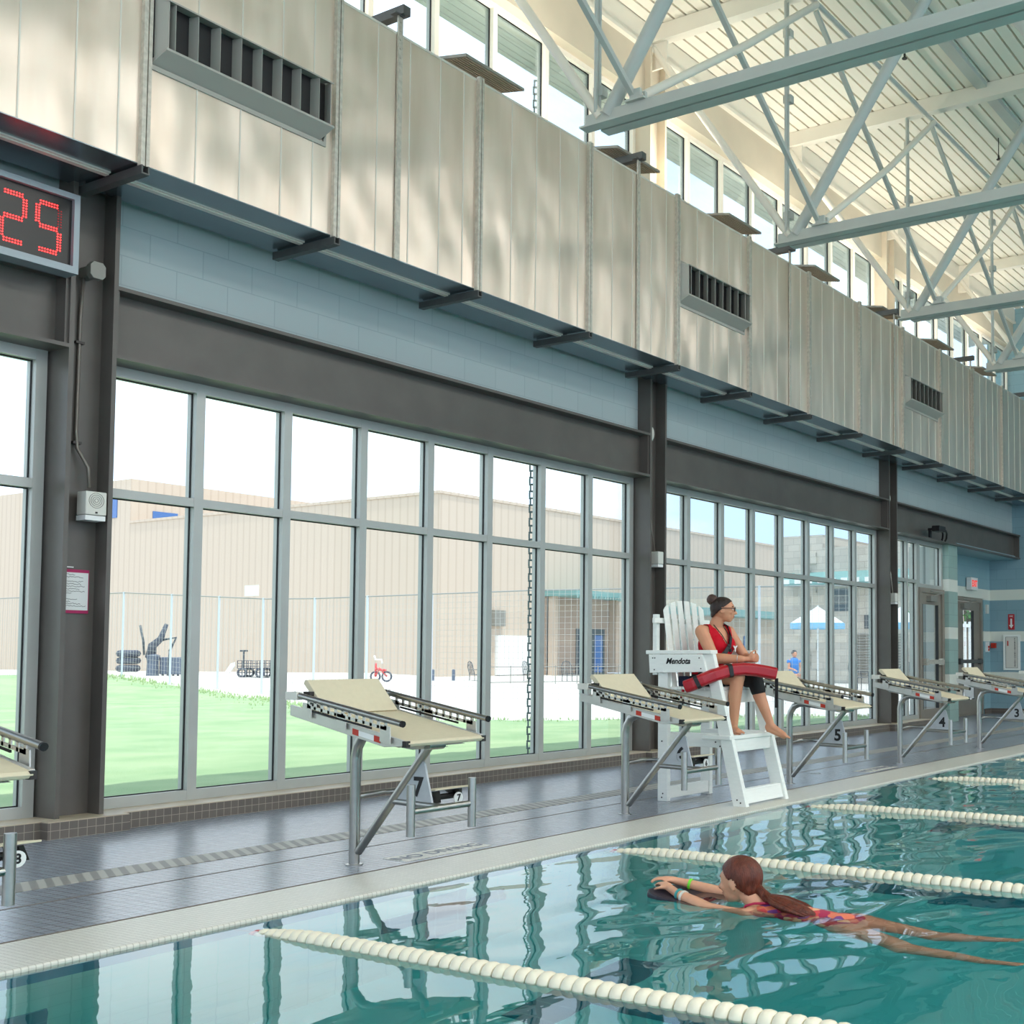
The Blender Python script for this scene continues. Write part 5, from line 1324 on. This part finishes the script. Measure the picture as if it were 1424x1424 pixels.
mb = MB(); c0 = p0 + d * .575 + nrm * .275 + V((0, 0, .72)); mb.bar(c0 - d * .575, c0 + d * .575, .55, .03); mb.build('bed', M['doorblack'], t)
for a in (.2, .85):
    for s_ in (-.05, .6):
        mb = MB(); q = p0 + d * a + nrm * s_ + V((0, 0, .56)); mb.tube([q + (d * cos(k * pi / 8) + V((0, 0, 1)) * sin(k * pi / 8)) * .15 for k in range(16)], .045, 6, closed=True); mb.bar(q - d * .13, q + d * .13, .03, .03); mb.bar(q - V((0, 0, .13)), q + V((0, 0, .13)), .03, .03, d); mb.build('wheel', M['tyre'], t, True)
mb = MB(); q = p0 + d * .22; mb.bar(q + V((0, 0, .7)), q + V((0, 0, 1.35)), .05, .05); mb.bar(q - d * .14 + V((0, 0, 1.36)), q + d * .14 + V((0, 0, 1.36)), .06, .06); mb.build('pull_handle', M['doorblack'], t)
mb = MB(); q = p0 - d * .6
mb.prism([q + V((0, 0, .36)), q + d * .16 + V((0, 0, .36)), q + d * .5 + V((0, 0, .8)), q + d * .5 + V((0, 0, .95)), q + d * .35 + V((0, 0, .9))], nrm * .05); mb.bar(q + d * .1 + V((0, 0, -.1)), q + d * .1 + V((0, 0, .4)), .05, .05)
tag(mb.build('a_board', M['whitelabel']), 'white leaning board to the left of the garden cart', 'board')
t = thing('push_bike', (30.8, 34.1, .1), 'small red and white child bike parked against the school wall', 'bike')
for a in (0, .42):
    mb = MB(); q = V((30.65, 34.4, .42)) + d * a; mb.tube([q + (d * cos(k * pi / 8) + V((0, 0, 1)) * sin(k * pi / 8)) * .17 for k in range(16)], .035, 6, closed=True); mb.build('wheel', M['tyre'], t, True)
mb = MB(); q = V((30.65, 34.4, .42)); mb.tube([q, q + d * .15 + V((0, 0, .3)), q + d * .42], .04, 6); mb.tube([q + V((0, 0, 0)), q + d * .02 + V((0, 0, .5))], .035, 6); mb.tube([q + d * .05 + V((0, 0, .28)), q + d * .4 + V((0, 0, .22))], .05, 6); mb.build('frame', pbr('coral_red', (214, 80, 80), .5), t, True)
mb = MB(); q2 = q + V((0, 0, .62)); mb.tube([q2 - d * .05 + V((0, 0, .15)), q2, q2 + d * .22, q2 + d * .24 - V((0, 0, .15))], .035, 6); mb.build('handlebar', M['whitelabel'], t, True)
for i, (px_, py_) in enumerate([(33.0, 34.6), (33.4, 34.3), (34.2, 34.0)]):
    mb = MB(); mb.cyl((px_, py_, 0), (px_, py_, .62), .06, n=8); mb.lathe((px_, py_, .62), (0, 0, 1), [(0, .06), (.04, .04)], 8)
    tag(mb.build('bollard', M['bluepad']), ['short slate bollard by the school wall, first right of the child bike', 'short slate bollard by the school wall, second right of the child bike', 'short slate bollard by the school wall, third right of the child bike'][i], 'bollard', 'bollards')
# a person in blue under the umbrella
t = thing('person', (35.0, 19.2, 0), 'person in a blue shirt seated under the left white umbrella outside', 'person')
mb = MB(); o_ = V((35.0, 19.25, 0)); fw2 = V((-.6, -.8, 0)); sd = V((.8, -.6, 0))
P = lambda a, b_, z: o_ + fw2 * a + sd * b_ + V((0, 0, z))
mb.ell(P(0, 0, .55), .17, .15, .13); mb.cap(P(0, 0, .6), P(.02, 0, .95), .15, .14); mb.cap(P(.02, -.16, 1.0), P(.02, .16, 1.0), .06, .06); mb.cap(P(.02, 0, 1.0), P(.03, 0, 1.14), .055, .05)
head(mb, P(.04, 0, 1.24), fw2, 1.15)
for s_ in (-1, 1):
    mb.cap(P(.02, s_ * .18, 1.0), P(.08, s_ * .22, .76), .05, .04); mb.cap(P(.08, s_ * .22, .76), P(.28, s_ * .12, .72), .04, .028); hand(mb, P(.28, s_ * .12, .72), P(.34, s_ * .10, .70), sd, (0, 0, 1), 1, .5)
    mb.cap(P(0, s_ * .09, .52), P(.40, s_ * .10, .52), .085, .06); mb.cap(P(.40, s_ * .10, .52), P(.38, s_ * .10, .08), .055, .035); foot(mb, P(.38, s_ * .10, .08), P(.56, s_ * .11, .04))
mesh_obj('body', remesh(mb, .014, 3), M['skin'], t)
mb = MB(); mb.cap(P(0, 0, .56), P(.02, 0, .97), .175, .165); mb.cap(P(.02, -.2, .98), P(.02, .2, .98), .07, .07); mesh_obj('shirt', remesh(mb, .02, 3), M['bluecloth'], t)
mb = MB(); mb.ell(P(.02, 0, 1.27), .11, .1, .1); mesh_obj('hair', cut(remesh(mb, .014, 2), lambda p: p.z > 1.25 or (p - P(.02, 0, 1.27)).dot(fw2) < 0), M['hair'], t)
t = thing('stool', (35.0, 19.25, 0), 'plain grey stool under the person in blue outside', 'stool')
mb = MB(); mb.cyl((35.0, 19.25, .40), (35.0, 19.25, .44), .2, n=14); mb.build('seat', M['plate'], t)
for k in range(4):
    mb = MB(); a = k * pi / 2 + .4; mb.cyl((35 + .12 * cos(a), 19.25 + .12 * sin(a), .40), (35 + .17 * cos(a), 19.25 + .17 * sin(a), 0), .015, n=6); mb.build('leg', M['plate'], t)
# trees
def tree(x, y, z, h, r, label, seed):
    t = thing('tree', (x, y, z), label, 'tree', 'trees outside'); q = random.Random(seed)
    mb = MB(); mb.tube([(x, y, z), (x + .1, y, z + h * .4), (x, y + .1, z + h * .75)], .15, 8, radii=[.18, .13, .06]); mb.build('trunk', M['bark'], t, True)
    mb = MB()
    for i in range(900):
        u, v_, w_ = q.gauss(0, 1), q.gauss(0, 1), q.gauss(0, 1); n = sqrt(u * u + v_ * v_ + w_ * w_) or 1; rad = r * q.random() ** .35 * (1 + .25 * sin(5 * u + 3 * v_))
        c_ = V((x + u / n * rad, y + v_ / n * rad, z + h * .72 + w_ / n * rad * .8)); a = V((q.gauss(0, 1), q.gauss(0, 1), q.gauss(0, 1))).normalized(); b2 = a.orthogonal().normalized(); s_ = .13 * q.uniform(.6, 1.3)
        mb.add([c_ - a * s_, c_ + b2 * s_ * .55, c_ + a * s_, c_ - b2 * s_ * .55], [(0, 1, 2, 3)])
    mb.build('foliage', M['leaf'], t)
tree(36.5, 13.7, 0, 4.6, 1.7, 'green leafy tree seen through the alcove door glass', 4)
tree(30.5, 67, .5, 3.6, 1.6, 'green bush at the far left edge beyond the fence', 6)
# white picket rail outside the alcove door
t = thing('white_railing', (28.1, 10.5, 0), 'white upright railing outside the alcove door', 'railing')
for z in (.15, 1.9):
    mb = MB(); mb.bar((27.0, 10.9, z), (29.2, 10.2, z), .05, .08); mb.build('rail', M['whitelabel'], t)
for k in range(14):
    a = k / 13; mb = MB(); mb.bar((27.0 + 2.2 * a, 10.9 - .7 * a, 0), (27.0 + 2.2 * a, 10.9 - .7 * a, 2.0), .05, .05, (1, 0, 0)); mb.build('picket', M['whitelabel'], t)
# rain chain under the eave
t = thing('rain_chain', (9.78, 8.6, .05), 'long square linked rain chain hanging outside the big window from eave to ground', 'chain')
k = 0; z = 7.45
cl_ = [pbr('chain_grey', (92, 106, 104), .4, .4), pbr('chain_green', (150, 158, 120), .4, .3)]
lm = MB(); w_, h_, q = .030, .047, .0095
lm.box(-w_, w_, -q, q, h_ - 2 * q, h_); lm.box(-w_, w_, -q, q, -h_, -h_ + 2 * q); lm.box(-w_, -w_ + 1.8 * q, -q, q, -h_ + 2 * q, h_ - 2 * q); lm.box(w_ - 1.8 * q, w_, -q, q, -h_ + 2 * q, h_ - 2 * q)
pr = lm.build('link', cl_[0], None, bevel=.004); lmesh = pr.data; bpy.data.objects.remove(pr)
while z > .12:
    l_ = bpy.data.objects.new('link', lmesh); COL.objects.link(l_); l_.location = (9.78, 8.6 + (.006 if k % 2 else -.006), z - h_); l_.rotation_euler = (0, 0, -.85 + (.12 if k % 2 else -.12)); par(l_, t)
    b_ = l_.modifiers.new('b', 'BEVEL'); b_.width = .004
    z -= .0745; k += 1
t = thing('striped_marker', (17.9, 30.1, 0), 'thin black and white striped marker cord standing in the lawn outside', 'marker')
mb = MB(); mb.tube([(26.1, 39.9, .38), (26.05, 39.85, 1.1), (26.1, 39.9, 1.35)], .02, 6)
t.location = (26.1, 39.9, .3)
mb.build('stake', M['doorblack'], t, True)

# ------------------------------------------------------------------ light
w = bpy.data.worlds.new('sky'); SC.world = w; w.use_nodes = True; nt = w.node_tree; nt.nodes.clear(); N = nt.nodes.new; L = nt.links.new
out = N('ShaderNodeOutputWorld'); bg = N('ShaderNodeBackground'); L(bg.outputs[0], out.inputs[0])
tc = N('ShaderNodeTexCoord'); mp = N('ShaderNodeMapping'); mp.inputs['Scale'].default_value = (1, 1, 2.2); L(tc.outputs['Generated'], mp.inputs[0])
ns = N('ShaderNodeTexNoise'); ns.inputs['Scale'].default_value = 3.2; ns.inputs['Detail'].default_value = 5; L(mp.outputs[0], ns.inputs['Vector'])
rp = N('ShaderNodeValToRGB'); rp.color_ramp.elements[0].position = .38; rp.color_ramp.elements[1].position = .62
rp.color_ramp.elements[0].color = (.46, .62, .84, 1); rp.color_ramp.elements[1].color = (.90, .94, .98, 1)
L(ns.outputs['Fac'], rp.inputs[0]); L(rp.outputs[0], bg.inputs[0]); bg.inputs[1].default_value = SKY
def lamp(name, typ, loc, rot, energy, col=(1, 1, 1), **kw):
    l = bpy.data.lights.new(name, typ); l.energy = energy; l.color = col
    for a, b in kw.items(): setattr(l, a, b)
    o = bpy.data.objects.new(name, l); COL.objects.link(o); o.location = loc; o.rotation_euler = rot; return o
d = V((.10, .20, -1.0)).normalized()
lamp('sun', 'SUN', (0, 0, 30), d.to_track_quat('-Z', 'Y').to_euler(), SUN, (1, .96, .9), angle=.012)
# the duct uplights wash the roof deck; the far row is added unseen fill
for i in range(8): lamp('uplight_and_fill', 'AREA', (3.3 + 2.083 * i * 1.2, 7.1, 6.30), (radians(180 - 22), 0, 0), UP, (1, .93, .82), shape='RECTANGLE', size=.7, size_y=.3)
for i in range(6): lamp('uplight_and_fill', 'AREA', (-4 + 4.5 * i, -11.5, 6.3), (radians(180 + 15), 0, 0), UP_FILL, (1, .95, .88), shape='RECTANGLE', size=2.0, size_y=.5)
for i in range(5):
    for y in (-2.5, -8): lamp('hall_fill_light', 'AREA', (-3 + 5.5 * i, y, 7.6), (0, 0, 0), HALL_FILL, (1, .96, .91), shape='DISK', size=2.4)  # soft overhead fill added out of view, with no fixtures behind it

# ------------------------------------------------------------------ camera
cd = bpy.data.cameras.new('camera'); cam = bpy.data.objects.new('camera', cd); COL.objects.link(cam); SC.camera = cam
right = V((.510135061, -.860094308, 0)); down = V((.0460934218, .0273387119, -.998562963)); fwd = V((.858858321, .509401978, .0535911251))
mt = Matrix((right, -down, -fwd)).transposed().to_4x4(); mt.translation = (0, 0, 1.1); cam.matrix_world = mt
cd.sensor_width = 36; cd.lens = 1658.336 / 1424 * 36; cd.shift_x = (712 - 1050) / 1424; cd.shift_y = (826 - 712) / 1424
cd.clip_start = .05; cd.clip_end = 500
SC.view_settings.view_transform = 'Standard'; SC.view_settings.look = 'None'; SC.view_settings.exposure = EXPO; SC.view_settings.gamma = 1
SC.view_settings.use_curve_mapping = False
SC.cycles.max_bounces = 12; SC.cycles.transparent_max_bounces = 24; SC.cycles.diffuse_bounces = 5; SC.cycles.glossy_bounces = 5; SC.cycles.transmission_bounces = 8; SC.cycles.sample_clamp_indirect = 8
SC.cycles.use_denoising = True
